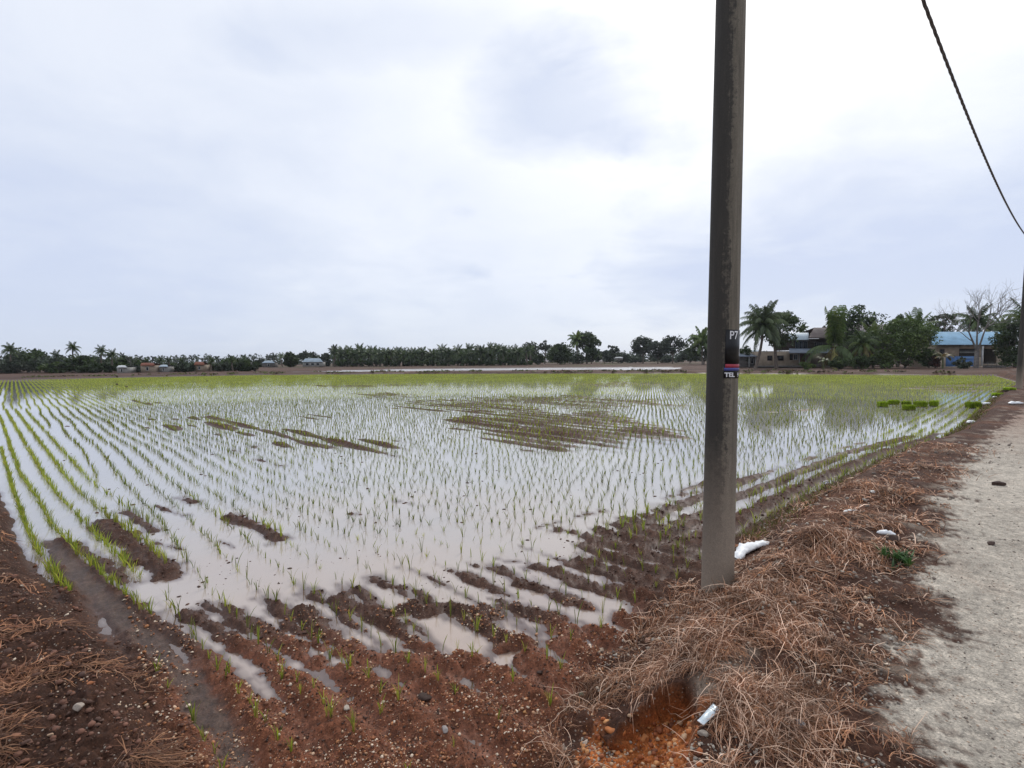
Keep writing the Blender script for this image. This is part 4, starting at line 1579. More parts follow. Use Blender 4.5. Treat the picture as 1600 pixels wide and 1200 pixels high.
def crumple(name, label, px, py, z, length, width, height, ang, mat, seed, cat='litter', n=26, m=14):
    x, y = G(px, py, z)
    zz = float(hgt(np.array([x]), np.array([y]))[0])
    x, y = G(px, py, zz + height * .4)
    zz = float(hgt(np.array([x]), np.array([y]))[0])
    uu = np.linspace(0, 1, n); vv = np.arange(m) / m * 2 * math.pi
    Uu, Vv = np.meshgrid(uu, vv, indexing='ij')
    r_ = np.random.default_rng(seed)
    prof = np.clip(np.sin(np.pi * Uu), 0, 1) ** .45 * (1 + .3 * fbm(Uu * 5 + seed, Uu * 0, 1, 2, seed))
    X = (Uu - .5) * length
    Y = np.cos(Vv) * width / 2 * prof + .12 * length * np.sin(Uu * 3.1)
    Z = np.sin(Vv) * height / 2 * prof
    w = fbm(Uu * 4 + seed, Vv * 1.6, .6, 4, seed + 3) 
    w2 = np.abs(pn(Uu * 7, np.cos(Vv) * 2 + seed, seed + 5))
    Z = Z * (1 + .5 * w) - height * .35 * w2 * (np.sin(Vv) > 0)
    Y = Y * (1 + .3 * w)
    Vt = np.stack([X, Y, Z + height * .35], -1).reshape(-1, 3)
    idx = np.arange(n * m).reshape(n, m)
    F_ = np.stack([idx[:-1], np.roll(idx, -1, 1)[:-1], np.roll(idx, -1, 1)[1:], idx[1:]], -1).reshape(-1, 4)
    o = obj(name, npmesh(name, Vt, F_), mat, None, (x, y, zz))
    o.rotation_euler = (0, 0, ang)
    tag(o, label, cat)
    return o


crumple('plastic_bag', 'crumpled white plastic bag lying on the bank beside the tall pole', 1179, 860, -.25, .68, .13, .075, .68, M_BAG, 5, 'plastic bag')
crumple('plastic_scrap', 'crushed white plastic cup near the dark clod on the bank', 1385, 828, 0, .16, .06, .05, -.3, M_BAG, 8, 'litter', 12, 8)
crumple('plastic_scrap', 'white scrap on red earth, nearest of the far litter at the paddy edge', 1519, 657, -.1, .34, .13, .10, .2, M_BAG, 11, 'litter', 12, 8)
crumple('plastic_scrap', 'small white scrap at the water edge left of the far litter', 1496, 653, -.3, .28, .08, .07, .2, M_BAG, 12, 'litter', 10, 8)
crumple('plastic_scrap', 'white scrap lying beside the seedling mat on the bank', 1540, 629, -.1, .5, .16, .14, -.3, M_BAG, 13, 'litter', 12, 8)
crumple('plastic_scrap', 'wide white scrap on the red verge near the right edge', 1588, 629, 0, .55, .2, .12, 0, M_BAG, 14, 'litter', 12, 8)
crumple('plastic_scrap', 'tiny white scrap at the far end of the bank', 1555, 618, -.1, .3, .12, .1, .4, M_BAG, 15, 'litter', 10, 8)
crumple('plastic_scrap', 'pale flattened packet half buried in the dry grass behind the white bag', 1330, 800, -.05, .22, .05, .03, .3, M_DIRTYW, 16, 'litter', 12, 8)
crumple('plastic_scrap', 'small white scrap among stones at the road edge', 1366, 768, -.02, .12, .05, .03, .8, M_DIRTYW, 17, 'litter', 10, 8)


def foil():
    x, y = G(1108, 1113, -.03)
    zz = float(hgt(np.array([x]), np.array([y]))[0])
    x, y = G(1108, 1113, max(zz, -.1) + .03)
    root = empty('foil_packet', (x, y, max(float(hgt(np.array([x]), np.array([y]))[0]), -.12) + .03))
    tag(root, 'torn silver blue foil packet lying beside the washed out hollow', 'litter')
    n, m = 12, 6
    a, b_ = np.meshgrid(np.linspace(-.5, .5, n), np.linspace(-.5, .5, m), indexing='ij')
    X = a * .135; Y = b_ * (.036 + .010 * a)
    Z = .006 * np.cos(b_ * 3) + .004 * fbm(a * 3, b_ * 3, .5, 3, 3)
    for s_, nm in ((1, 'front'), (-1, 'back')):
        Vt = np.stack([X, Y, s_ * Z * np.where(np.abs(a) > .42, .2, 1)], -1).reshape(-1, 3)
        idx = np.arange(n * m).reshape(n, m)
        F_ = np.stack([idx[:-1, :-1], idx[1:, :-1], idx[1:, 1:], idx[:-1, 1:]], -1).reshape(-1, 4)
        obj(nm + '_foil', npmesh(nm, Vt, F_), M_FOIL, root)
    mb = MB()
    mb.box(-.072, -.064, -.016, .016, -.0015, .0015)
    obj('crimped_seam', mb.mesh('seam'), M_BAG, root)
    root.rotation_euler = (.15, -.12, math.radians(38))


foil()


def weed(px, py, z, n, hh, label, cols, seed, spread=.06):
    x, y = G(px, py, z)
    parts = []
    for k in range(n):
        Vb, Fb, Cb = blade_set(5, hh, 3, seed + k, 1.6, .008)
        Cb = np.ones_like(Cb) * cols[k % len(cols)]
        xx, yy = rng.normal(x, spread), rng.normal(y, spread)
        zz = hgt(np.array([xx]), np.array([yy]))
        parts.append(stamp(Vb, Fb, Cb, np.array([xx]) - x, np.array([yy]) - y, zz, np.array([rng.uniform(0, 6.28)]), np.array([1.0]), np.array([1.0]), np.ones((1, 3))))
    Vt, Ft, Ct = join(parts)
    o = obj('weed', npmesh('weed', Vt, Ft, Ct), M_LEAF, None, (x, y, 0))
    tag(o, label, 'weed')


weed(1400, 876, 0, 26, .09, 'small green weed growing at the edge of the gravel road', [(.05, .12, .03), (.08, .16, .04), (.04, .08, .025)], 1200)

for i, (px, py, s, lab) in enumerate([(1398, 853, .07, 'dark brown clod of earth behind the green weed'),
                                      (1560, 757, .09, 'dark clod of earth lying on the gravel road'),
                                      (1548, 851, .05, 'low dark clod on the gravel road, below the larger one'),
                                      (182, 602, .16, 'leftmost dark lump standing up in the far green rice'),
                                      (197, 605, .16, 'dark lump right beside the leftmost one in the far rice'),
                                      (324, 596, .18, 'lone dark lump farther off in the green rice'),
                                      (843, 1058, .03, 'wet black clod on the gravelly mud below the small puddle'),
                                      (665, 1093, .05, 'dark clod with roots on the gravelly mud at the bottom')]):
    zz = .0 if px > 1300 else WL
    x, y = G(px, py, zz)
    v, f = lump(800 + i, s, .55 if px > 300 else .9)
    z0 = float(hgt(np.array([x]), np.array([y]))[0])
    o = obj('earth_clod', npmesh('earth_clod', v, f, np.ones((len(v), 3)) * np.array((.06, .035, .026))), M_STONE, None, (x, y, max(z0, WL) + s * .2))
    tag(o, lab, 'clod')

M_MATSOIL = flat('mat_soil', (.05, .035, .025), .9, .2, 20)


def seedling_mat(px, py, wpx, hm, label, bright=1.0, z=WL + .0):
    x, y = G(px, py + 3, z)
    zz = max(float(hgt(np.array([x]), np.array([y]))[0]), WL)
    D = y
    w = wpx / 800 * D * .8
    d = w * .5
    root = empty('seedling_mat', (x, y, zz))
    tag(root, label, 'seedling mat', 'rice seedling mats set out for planting')
    mb = MB()
    mb.box(-w / 2, w / 2, -d / 2, d / 2, -.06, .035)
    obj('soil_slab', mb.mesh('soil_slab'), M_MATSOIL, root)
    n = 420
    gx = rng.uniform(-w / 2, w / 2, n); gy = rng.uniform(-d / 2, d / 2, n)
    Vb, Fb, Cb = blade_set(4, hm * 1.6, 2, 77, .35, .009)
    Cb = np.ones_like(Cb) * np.array((.26, .36, .025)) * bright
    parts = [stamp(Vb, Fb, Cb, gx, gy, np.full(n, .03), rng.uniform(0, 6.28, n), np.ones(n), rng.uniform(.85, 1.15, n), rng.uniform(.75, 1.25, (n, 1)) * np.ones((1, 3)))]
    Vt, Ft, Ct = join(parts)
    obj('seedlings', npmesh('seedlings', Vt, Ft, Ct), M_RICE, root)
    root.rotation_euler = (0, 0, rng.uniform(-.3, .3))


seedling_mat(1379, 633, 15, .14, 'leftmost bright green seedling mat set in the water')
seedling_mat(1396, 629, 16, .12, 'bright green seedling mat just behind and right of the leftmost one')
seedling_mat(1420, 638, 20, .13, 'seedling mat nearest the camera, in the middle of the floating group')
seedling_mat(1416, 630, 14, .10, 'low seedling mat behind the nearest one of the group')
seedling_mat(1438, 633, 20, .15, 'second seedling mat from the right in the water')
seedling_mat(1459, 632, 15, .15, 'rightmost seedling mat of the group in the water')
seedling_mat(1521, 631, 22, .16, 'dark green seedling mat leaning on the red bank at the water edge', .8, -.35)
seedling_mat(1560, 612, 18, .08, 'flat yellow green seedling mat lying on the bank, left half', 1.3, -.2)
seedling_mat(1577, 609, 18, .08, 'flat yellow green seedling mat lying on the bank near the far pole', 1.3, -.1)


# ---------------------------------------------------------------- trees
def leaf_cloud(centers, radii, per, size, base_cols, seed, flatten=1.0):
    r = np.random.default_rng(seed)
    n = len(centers)
    c = np.repeat(centers, per, 0)
    rad = np.repeat(radii, per)
    d = r.normal(size=(n * per, 3)); d /= np.linalg.norm(d, axis=1)[:, None]
    rr = r.uniform(.35, 1, n * per) ** .6
    p = c + d * (rad * rr)[:, None] * np.array([1, 1, flatten])
    a = r.normal(size=(n * per, 3)); a /= np.linalg.norm(a, axis=1)[:, None]
    b = np.cross(a, r.normal(size=(n * per, 3))); b /= np.linalg.norm(b, axis=1)[:, None]
    s = size * r.uniform(.6, 1.4, n * per)[:, None]
    v = np.stack([p - a * s, p + b * s * .55, p + a * s, p - b * s * .55], 1).reshape(-1, 3)
    f = np.arange(n * per * 4).reshape(-1, 4)
    cc = np.repeat(base_cols[r.integers(0, len(base_cols), n)] * r.uniform(.75, 1.3, (n, 1)), per, 0) * r.uniform(.7, 1.3, (n * per, 1))
    return v, f, np.repeat(cc, 4, 0)


DARKG = np.array([(.036, .058, .020), (.050, .076, .024), (.030, .046, .018), (.062, .090, .028)])
MIDG = np.array([(.08, .125, .032), (.10, .145, .036), (.065, .10, .03), (.12, .16, .04)])
GREYG = np.array([(.05, .065, .04), (.06, .08, .05), (.045, .055, .035)])  # greyed greens; on the far trees the grey also paints in haze


def ground_z(x, y):
    return float(hgt(np.array([x]), np.array([y]))[0])


def broadleaf(px, ytop, ybase, wpx, D, label, cols=DARKG, seed=0, clumps=26, per=60, gaps=.9, trunk_frac=.28, name='broadleaf_tree', group=None, leaf=None, cat='tree'):
    x, _, zt = P3(px, ytop, D)
    zb = ground_z(x, D)
    hgt_ = zt - zb
    w = wpx / 800 * D
    r = np.random.default_rng(seed + 5000)
    root = empty(name, (x, D, zb))
    tag(root, label, cat, group)
    h0 = hgt_ * trunk_frac
    # crown clumps
    cen = []; rad = []
    for k in range(clumps):
        u_ = r.normal(size=3); u_ /= np.linalg.norm(u_)
        q = r.uniform(.3, 1) ** .5
        cz = (h0 + hgt_) / 2 + u_[2] * q * (hgt_ - h0) / 2 * .88
        taper = 1 - .35 * abs((cz - (h0 + hgt_) / 2) / ((hgt_ - h0) / 2)) ** 2
        cen.append((u_[0] * q * w / 2 * .92 * taper, u_[1] * q * w / 2 * .92 * taper, cz))
        rad.append(min(w, (hgt_ - h0) * 1.3) * r.uniform(.12, .25) * gaps)
    cen = np.array(cen); rad = np.array(rad)
    ls = leaf or D * .0022
    v, f, c = leaf_cloud(cen, rad, per, ls, cols, seed + 1, .75)
    obj('crown', npmesh('crown', v, f, c), M_LEAF, root)
    # trunk and limbs
    mb = MB()
    tr = max(.07, hgt_ * .022)
    top = np.array([r.normal(0, .04 * w), 0, h0 + (hgt_ - h0) * .55])
    pts = np.array([[0, 0, -.2], [top[0] * .3, 0, h0 * .6], [top[0] * .6, 0, h0], top])
    mb.tube(pts, [tr * 1.3, tr, tr * .85, tr * .3], 7)
    for k in range(min(9, clumps)):
        e = cen[k]
        s = pts[2] * r.uniform(.7, 1.1)
        mid = (s + e) / 2 + np.array([0, 0, -.05 * hgt_])
        mb.tube([s, mid, e], [tr * .5, tr * .3, tr * .08], 5)
    obj('trunk', mb.mesh('trunk', True), M_BARK, root)
    return root


def frond_mesh(L, elev, droop, pairs, seed, leaflet=.22, width=.03, cols=MIDG):
    """a feather leaf from the origin along +X"""
    r = np.random.default_rng(seed)
    n = 9
    ts = np.linspace(0, 1, n)
    ang = elev - droop * ts ** 1.25
    dx = np.cos(ang) * L / n; dz = np.sin(ang) * L / n
    X = np.concatenate([[0], np.cumsum(dx)[:-1]]); Z = np.concatenate([[0], np.cumsum(dz)[:-1]])
    P = np.stack([X, np.zeros(n), Z], 1)
    mb = MB()
    base = cols[r.integers(0, len(cols))]
    mb.tube(P, np.linspace(.035, .008, n) * L / 4, 3, base * 1.5, False)
    V_ = []; F_ = []; C_ = []
    k = 0
    for i in range(pairs):
        t_ = .12 + .88 * i / pairs
        p = np.array([np.interp(t_, ts, X), 0, np.interp(t_, ts, Z)])
        a = np.interp(t_, ts, ang)
        fwd = np.array([math.cos(a), 0, math.sin(a)])
        ll = leaflet * L * (math.sin(math.pi * min(1, t_ * .8 + .18)) ** .6) * r.uniform(.8, 1.1)
        for s_ in (-1, 1):
            dirn = fwd * .45 + np.array([0, s_ * .62, 0]) + np.array([0, 0, -.55 - .3 * r.uniform()])
            dirn /= np.linalg.norm(dirn)
            wv = fwd * width * L / 4 * 1.2
            m_ = p + dirn * ll * .5 + np.array([0, 0, .02 * L])
            tip = p + dirn * ll + np.array([0, 0, -.10 * ll])
            V_ += [p - wv, p + wv, m_ + wv, m_ - wv, tip]
            F_ += [(k, k + 1, k + 2), (k, k + 2, k + 3), (k + 3, k + 2, k + 4)]
            cc = base * r.uniform(.7, 1.35)
            C_ += [cc] * 5
            k += 5
    v0 = np.vstack(mb.v); c0 = np.vstack(mb.c)
    Vt = np.vstack([v0, np.array(V_)])
    Ct = np.vstack([c0, np.array(C_)])
    q = np.vstack(mb.q)
    qt = np.vstack([q[:, [0, 1, 2]], q[:, [0, 2, 3]]])
    Ft = np.vstack([qt, np.array(F_) + len(v0)])
    return Vt, Ft, Ct


def palm(px, ycrown, ybase, rpx, D, label, seed=0, nf=18, kind='coconut', cols=MIDG, separate=False, group=None, name='coconut_palm', up=0, dry=0, lean=None, pairs=14, trunk_r=.16):
    if not separate:
        ycrown = ycrown + (.50 if kind == 'oil' else .28) * rpx
    x, _, zc = P3(px, ycrown, D)
    zb = ground_z(x, D)
    h = max(zc - zb, 1.0)
    nf = int(nf * 1.5)
    L = rpx / 800 * D * 1.25
    r = np.random.default_rng(seed + 9000)
    root = empty(name, (x, D, zb))
    tag(root, label, 'palm tree', group)
    ln = r.uniform(-.12, .12) * h if lean is None else lean
    pts = [(-ln * (1 - t_) ** 2, 0, h * t_) for t_ in np.linspace(0, 1, 7)]
    pts[0] = (pts[0][0], 0, -.2)
    mb = MB()
    mb.tube(pts, np.linspace(trunk_r * 1.35, trunk_r * .8, 7), 8)
    obj('trunk', mb.mesh('trunk', True), M_BARK, root)
    variants = []
    for k in range(6):
        e = [1.40, 1.15, .85, .45, .0, -.55][k]
        dr = [.85, 1.75, 2.1, 2.0, 1.6, .95][k]
        if up:
            e = [1.45, 1.25, 1.0, .6, .1, -.5][k]
            dr = [.25, .7, 1.3, 1.8, 1.6, .95][k]
        variants.append((e, dr))
    parts = []
    fm = {}
    for k in range(nf):
        q = k / nf
        vi = min(5, int(q * 6))
        if up and k < up:
            vi = 0
        az = k * 2.399 + r.uniform(-.2, .2)
        cset = cols
        if dry and k >= nf - dry:
            cset = np.array([(.24, .22, .07), (.20, .17, .06)])
            vi = 5
        if separate:
            key = (vi, k % 2, dry and k >= nf - dry)
            if key not in fm:
                v, f, c = frond_mesh(L, variants[vi][0], variants[vi][1], pairs, seed * 10 + vi + 50 * (k % 2), cols=cset, width=.05)
                fm[key] = npmesh('frond', v, f, c)
            o = obj('frond', fm[key], M_FROND, root, (0, 0, h))
            o.rotation_euler = (r.uniform(-.12, .12), r.uniform(-.12, .12), az)
            s = r.uniform(.85, 1.1)
            o.scale = (s, s, s)
            if dry and k >= nf - dry:
                o['label'] = 'dying yellow frond'
        else:
            v, f, c = frond_mesh(L * r.uniform(.85, 1.1), variants[vi][0] + r.uniform(-.12, .12), variants[vi][1], pairs, seed * 10 + k, cols=cset, width=.11, leaflet=.26)
            ca, sa = math.cos(az), math.sin(az)
            v = np.stack([v[:, 0] * ca - v[:, 1] * sa, v[:, 0] * sa + v[:, 1] * ca, v[:, 2] + h], 1)
            parts.append((v, f, c))
    if not separate:
        v, f, c = join(parts)
        obj('crown', npmesh('crown', v, f, c), M_FROND, root)
    elif kind == 'coconut':
        mb = MB()
        for k in range(7):
            a = k * .9
            mb.tube([(math.cos(a) * .28, math.sin(a) * .28, h - .28), (math.cos(a) * .30, math.sin(a) * .30, h - .12), (math.cos(a) * .26, math.sin(a) * .26, h)], [.05, .14, .06], 6)
        obj('coconut_cluster', mb.mesh('coconuts', True), flat_nut, root)
    return root


flat_nut = flat('coconut_husk', (.10, .10, .035), .6, .2, 5)


def bare_tree(px, ytop, ybase, wpx, D, label, seed, levels=6, name='bare_tree', mat=None, stems=2):
    x, _, zt = P3(px, ytop, D)
    zb = ground_z(x, D)
    h = zt - zb
    w = wpx / 800 * D
    r = np.random.default_rng(seed)
    root = empty(name, (x, D, zb))
    tag(root, label, 'tree')
    tr = MB()

    def grow(mb, p, d, L, rad, lev):
        n = 4
        pts = [p]
        dd = d.copy()
        for i in range(n):
            dd = dd + r.normal(0, .07 if lev < 3 else .16, 3) + np.array([0, 0, .05])
            dd /= np.linalg.norm(dd)
            pts.append(pts[-1] + dd * L / n)
        rads = np.linspace(rad, rad * .62, n + 1)
        mb.tube(pts, rads, 6 if lev < 2 else 3, None, False)
        if lev >= levels:
            return
        k = 3 if lev < 4 else 2
        for j in range(k):
            ax = r.normal(size=3)
            nd = dd + ax / np.linalg.norm(ax) * r.uniform(.45, .8)
            nd[2] = nd[2] * .85 + .12
            nd /= np.linalg.norm(nd)
            st = pts[-1] if j == 0 else pts[r.integers(2, n + 1)]
            grow(mb, st, nd, L * r.uniform(.62, .82), rad * .6, lev + 1)
    mt = mat or M_BARK_PALE
    spread = [-.62, -.12, .30] if stems == 3 else [-.35, .3]
    tr.tube([(0, 0, -.2), (0, 0, h * .08), (.05, 0, h * .2)], [h * .028, h * .024, h * .02], 8)
    obj('trunk', tr.mesh('trunk', True), mt, root)
    for s_ in range(stems):
        mb = MB()
        a = spread[s_]
        grow(mb, np.array([.05, 0, h * .19]), np.array([math.sin(a), r.uniform(-.2, .2), math.cos(a)]), h * .275, h * .011, 1)
        # fit the sweep of the limbs to the tree's size
        V_ = np.vstack(mb.v)
        obj('limb', mb.mesh('limb', False), mt, root)
    return root


def banana(px, ytop, ybase, D, label, seed, cols, n=9, name='banana_plant', group=None):
    x, _, zt = P3(px, ytop, D)
    zb = ground_z(x, D)
    h = zt - zb
    r = np.random.default_rng(seed)
    root = empty(name, (x, D, zb))
    tag(root, label, 'plant', group)
    mb = MB()
    mb.tube([(0, 0, -.1), (0, 0, h * .55)], [.14, .09], 7)
    obj('stem', mb.mesh('stem', True), flat('banana_stem', (.10, .11, .05), .7, .2, 3), root)
    for k in range(n):
        a = k * 2.4 + r.uniform(-.3, .3)
        e = r.uniform(.5, 1.4); L = h * r.uniform(.5, .7)
        m = 7
        ts = np.linspace(0, 1, m)
        an = e - 1.9 * ts ** 1.4
        X = np.cumsum(np.cos(an)) * L / m; Z = np.cumsum(np.sin(an)) * L / m + h * .5
        wd = .13 * L * np.sin(np.pi * np.clip(ts * .9 + .08, 0, 1)) ** .6
        V_ = []
        for i in range(m):
            V_ += [(X[i], -wd[i], Z[i] - .3 * wd[i]), (X[i], 0, Z[i]), (X[i], wd[i], Z[i] - .3 * wd[i])]
        F_ = []
        for i in range(m - 1):
            b_ = 3 * i
            F_ += [(b_, b_ + 1, b_ + 4, b_ + 3), (b_ + 1, b_ + 2, b_ + 5, b_ + 4)]
        V_ = np.array(V_)
        ca, sa = math.cos(a), math.sin(a)
        V_ = np.stack([V_[:, 0] * ca - V_[:, 1] * sa, V_[:, 0] * sa + V_[:, 1] * ca, V_[:, 2]], 1)
        obj('leaf', npmesh('leaf', V_, np.array(F_), np.ones((len(V_), 3)) * cols[k % len(cols)] * r.uniform(.8, 1.2)), M_FROND, root)
    return root


# --- right hand group by the houses
DR = 90
palm(1192, 511, 575, 40, DR - 6, 'big coconut palm nearest the tall pole, with a full drooping crown', 1, 30, separate=True, pairs=22, lean=1.2, cols=np.array([(.075, .10, .045), (.09, .12, .05), (.06, .085, .04)]), trunk_r=.2)
broadleaf(1215, 470, 574, 70, DR - 2, 'dark round tree right behind the big coconut palm', DARKG, 11, 60, 90, .9, .3)
palm(1253, 512, 560, 11, 120, 'small far palm showing over the light blue roof', 2, 14)
palm(1304, 541, 574, 54, DR - 4, 'coconut palm with stiff upright fronds right of the two storey house', 3, 14, separate=True, up=13, dry=2, pairs=22, lean=-.5)
broadleaf(1346, 475, 575, 68, DR, 'tall dense tree between the two upright palms', DARKG * 1.1, 12, 60, 90, .9, .2)
palm(1347, 538, 574, 28, DR - 7, 'palm with hanging yellowing fronds in front of the dense tree', 4, 20, separate=True, dry=4, pairs=20)
palm(1362, 530, 574, 30, DR - 5, 'palm with drooping fronds at the right side of the dense tree', 5, 18, separate=True, dry=2, pairs=20)
palm(1432, 518, 570, 34, DR + 4, 'palm crown rising behind the bright green bushy tree', 6, 16, separate=True, pairs=20, up=4)
broadleaf(1416, 496, 577, 88, DR - 8, 'bright green bushy tree between the palms and the blue roofed house', MIDG, 13, 90, 90, .8, .05)
broadleaf(1405, 484, 560, 26, DR + 2, 'yellowish tree top beside the palm crown', MIDG * 1.15, 14, 24, 70)
broadleaf(1380, 545, 577, 34, DR - 10, 'low green shrub left of the bushy tree', MIDG * .9, 15, 26, 60, 1.1, .03, 'shrub', cat='shrub')
broadleaf(1452, 545, 577, 30, DR - 9, 'low dark shrub at the foot of the bushy tree, right side', DARKG, 16, 26, 60, 1.1, .03, 'shrub', cat='shrub')
broadleaf(1475, 486, 560, 44, 118, 'thin dark tree seen over the left end of the long blue roof', DARKG, 17, 30, 40, .62, .5)
broadleaf(1450, 505, 565, 60, 122, 'far dark spreading tree behind the bushy tree', DARKG, 18, 40, 60, .8, .3)
palm(1527, 507, 572, 33, DR + 8, 'coconut palm with a brown trunk behind the pale bare tree', 7, 22, separate=True, dry=3, pairs=22, cols=DARKG * 1.2)
bare_tree(1530, 440, 577, 100, DR - 12, 'pale leafless tree standing before the long blue roofed house', 29, 6, stems=3)
broadleaf(1588, 498, 577, 56, DR - 16, 'dark tree beside the far pole at the right edge', DARKG, 19, 60, 90, .9, .06)
palm(1602, 500, 572, 38, DR - 14, 'palm crown at the right edge of the photo behind the far pole', 8, 16, separate=True, pairs=20)
palm(1566, 508, 572, 24, DR + 12, 'palm over the right end of the long blue roof', 9, 16, pairs=16)
banana(1474, 544, 577, DR - 12, 'drying banana plant with yellow brown leaves before the blue wall', 31, np.array([(.20, .18, .06), (.26, .20, .10), (.12, .12, .04)]), 12)
banana(1287, 554, 578, DR - 12, 'green banana plant before the two storey house', 32, np.array([(.09, .13, .04), (.12, .15, .05)]), 8)
broadleaf(1262, 566, 578, 26, DR - 11, 'low grassy shrub before the house door', MIDG * .8, 20, 14, 50, 1.2, .02, 'shrub', cat='shrub')
broadleaf(1315, 558, 578, 40, DR - 10, 'low dark shrub under the upright palm', DARKG, 21, 26, 60, 1.1, .02, 'shrub', cat='shrub')
broadleaf(1345, 556, 578, 40, DR - 9, 'dark shrub under the dense tree', DARKG, 27, 26, 60, 1.1, .02, 'shrub', cat='shrub')
broadleaf(1462, 556, 578, 14, DR - 11, 'small reddish brown shrub left of the banana plant', np.array([(.10, .03, .02), (.07, .03, .02)]), 22, 12, 40, 1.2, .02, 'shrub', cat='shrub')
broadleaf(1506, 560, 578, 24, DR - 13, 'grey green shrub before the blue wall', GREYG, 24, 16, 50, 1.1, .02, 'shrub', cat='shrub')
broadleaf(1165, 540, 574, 26, DR + 5, 'dark tree behind the shacks left of the big palm', DARKG, 25, 24, 50, 1, .1)
broadleaf(1590, 556, 578, 40, DR - 18, 'dark bush at the foot of the tree by the right edge', DARKG, 26, 26, 60, 1.1, .02, 'shrub', cat='shrub')

# --- middle distance, behind the tall pole and to its left
broadleaf(1100, 520, 571, 54, 150, 'dark tree just left of the tall pole', DARKG, 41, 44, 60, 1.19, .1)
palm(1097, 527, 571, 24, 146, 'palm leaning out of the dark tree left of the tall pole', 42, 14)
broadleaf(1051, 524, 566, 35, 185, 'tall tree standing third from the tall pole', GREYG, 43, 34, 50, 1.06, .3)
broadleaf(1078, 545, 567, 35, 180, 'low bushy tree between the two taller ones near the pole', GREYG, 44, 29, 50, 1.12, .1)
broadleaf(1028, 531, 566, 35, 190, 'rounded tree left of the tall one, in the right middle', GREYG, 45, 34, 50, 1.06, .2)
broadleaf(1005, 526, 566, 42, 195, 'spreading tree at the left end of the right middle group', GREYG, 46, 39, 50, 1.00, .3)
broadleaf(957, 538, 565, 21, 210, 'slim tree with a thin top left of the gap', GREYG, 47, 16, 36, 1.00, .4)
broadleaf(945, 548, 565, 35, 205, 'low tree beneath the slim thin topped one', GREYG, 48, 23, 40, 1.12, .1)
broadleaf(972, 551, 565, 28, 215, 'round bush in the gap between two tree groups', GREYG, 49, 18, 40, 1.12, .05)
broadleaf(1040, 556, 566, 71, 220, 'long low scrub behind the right middle trees', GREYG, 50, 39, 40, 1.12, .02)
broadleaf(986, 557, 566, 47, 225, 'far pale scrub in the gap beyond the road', GREYG * 1.2, 51, 31, 40, 1.12, .02)
broadleaf(917, 520, 564, 40, 200, 'tallest umbrella shaped tree in the middle of the treeline', DARKG, 52, 44, 60, 1.00, .4)
broadleaf(924, 540, 565, 28, 198, 'lower branchy growth under the umbrella shaped tree', DARKG, 53, 23, 50, 1.12, .1)
palm(902, 527, 565, 17, 200, 'palm touching the left side of the umbrella shaped tree', 54, 14)
broadleaf(898, 552, 566, 40, 202, 'low dark bush under the palm in the middle', DARKG, 55, 23, 40, 1.25, .02)
broadleaf(874, 536, 567, 35, 180, 'dark round tree left of the umbrella shaped tree', DARKG, 56, 44, 60, 1.25, .03)
broadleaf(851, 532, 566, 19, 205, 'thin open tree between the two round ones', GREYG, 57, 13, 36, 1.00, .5)
broadleaf(842, 552, 567, 19, 178, 'short dark bush in front of the thin open tree', DARKG, 58, 16, 40, 1.25, .02)
broadleaf(827, 535, 566, 33, 190, 'rounded grey green tree at the right end of the oil palms', GREYG, 59, 34, 50, 1.12, .1)
# oil palm plantation
k = 0
for row, (D_, n_) in enumerate([(168, 34), (180, 30)]):
    for i in range(n_):
        px = 522 + (826 - 522) * (i + .5 * row) / (n_ - .5) + rng.uniform(-3, 3)
        top = np.interp(px, [520, 600, 700, 760, 830], [550, 549, 550, 547, 546]) + rng.uniform(-2.5, 3) - row * 1.5
        palm(px, top - rng.uniform(-3, 3.5), 572, rng.uniform(10, 15), D_ + rng.uniform(-4, 4), 'oil palm in the plantation row behind the paddy', 100 + k, 17, kind='oil', cols=DARKG * 1.15,
             group='oil palms of the plantation', name='oil_palm', pairs=9, trunk_r=.3, lean=0)
        k += 1
for i, px in enumerate(range(532, 830, 17)):
    broadleaf(px, 559 + (i * 7) % 4, 572, 26, 166 - (i % 3), 'dark undergrowth between the trunks of the oil palm plantation', DARKG, 400 + i, 12, 36, 1.0, .02, 'shrub',
              'undergrowth of the oil palm plantation', cat='shrub', leaf=.4)
# left middle
palm(522, 546, 573, 11, 178, 'brownish palm at the left end of the oil palm rows', 180, 14, cols=GREYG)
broadleaf(510, 552, 573, 26, 182, 'greyish tree behind the white house', GREYG, 60, 18, 40, .9, .1)
broadleaf(480, 549, 572, 34, 186, 'spreading tree above the white house roof', GREYG, 61, 24, 40, .8, .2)
broadleaf(454, 550, 576, 24, 160, 'dense dark round tree left of the white house', DARKG, 62, 34, 60, 1, .02)
palm(439, 554, 576, 8, 170, 'small palm touching the dense dark round tree', 181, 12, pairs=8)
palm(428, 556, 576, 8, 172, 'small grey palm over the hip roofed house', 182, 12, pairs=8, cols=GREYG)
broadleaf(404, 561, 576, 24, 175, 'low dark trees left of the hip roofed house', GREYG, 63, 18, 40, .9, .02)
broadleaf(500, 566, 575, 18, 165, 'bush right of the white house', DARKG, 64, 14, 40, 1, .02)
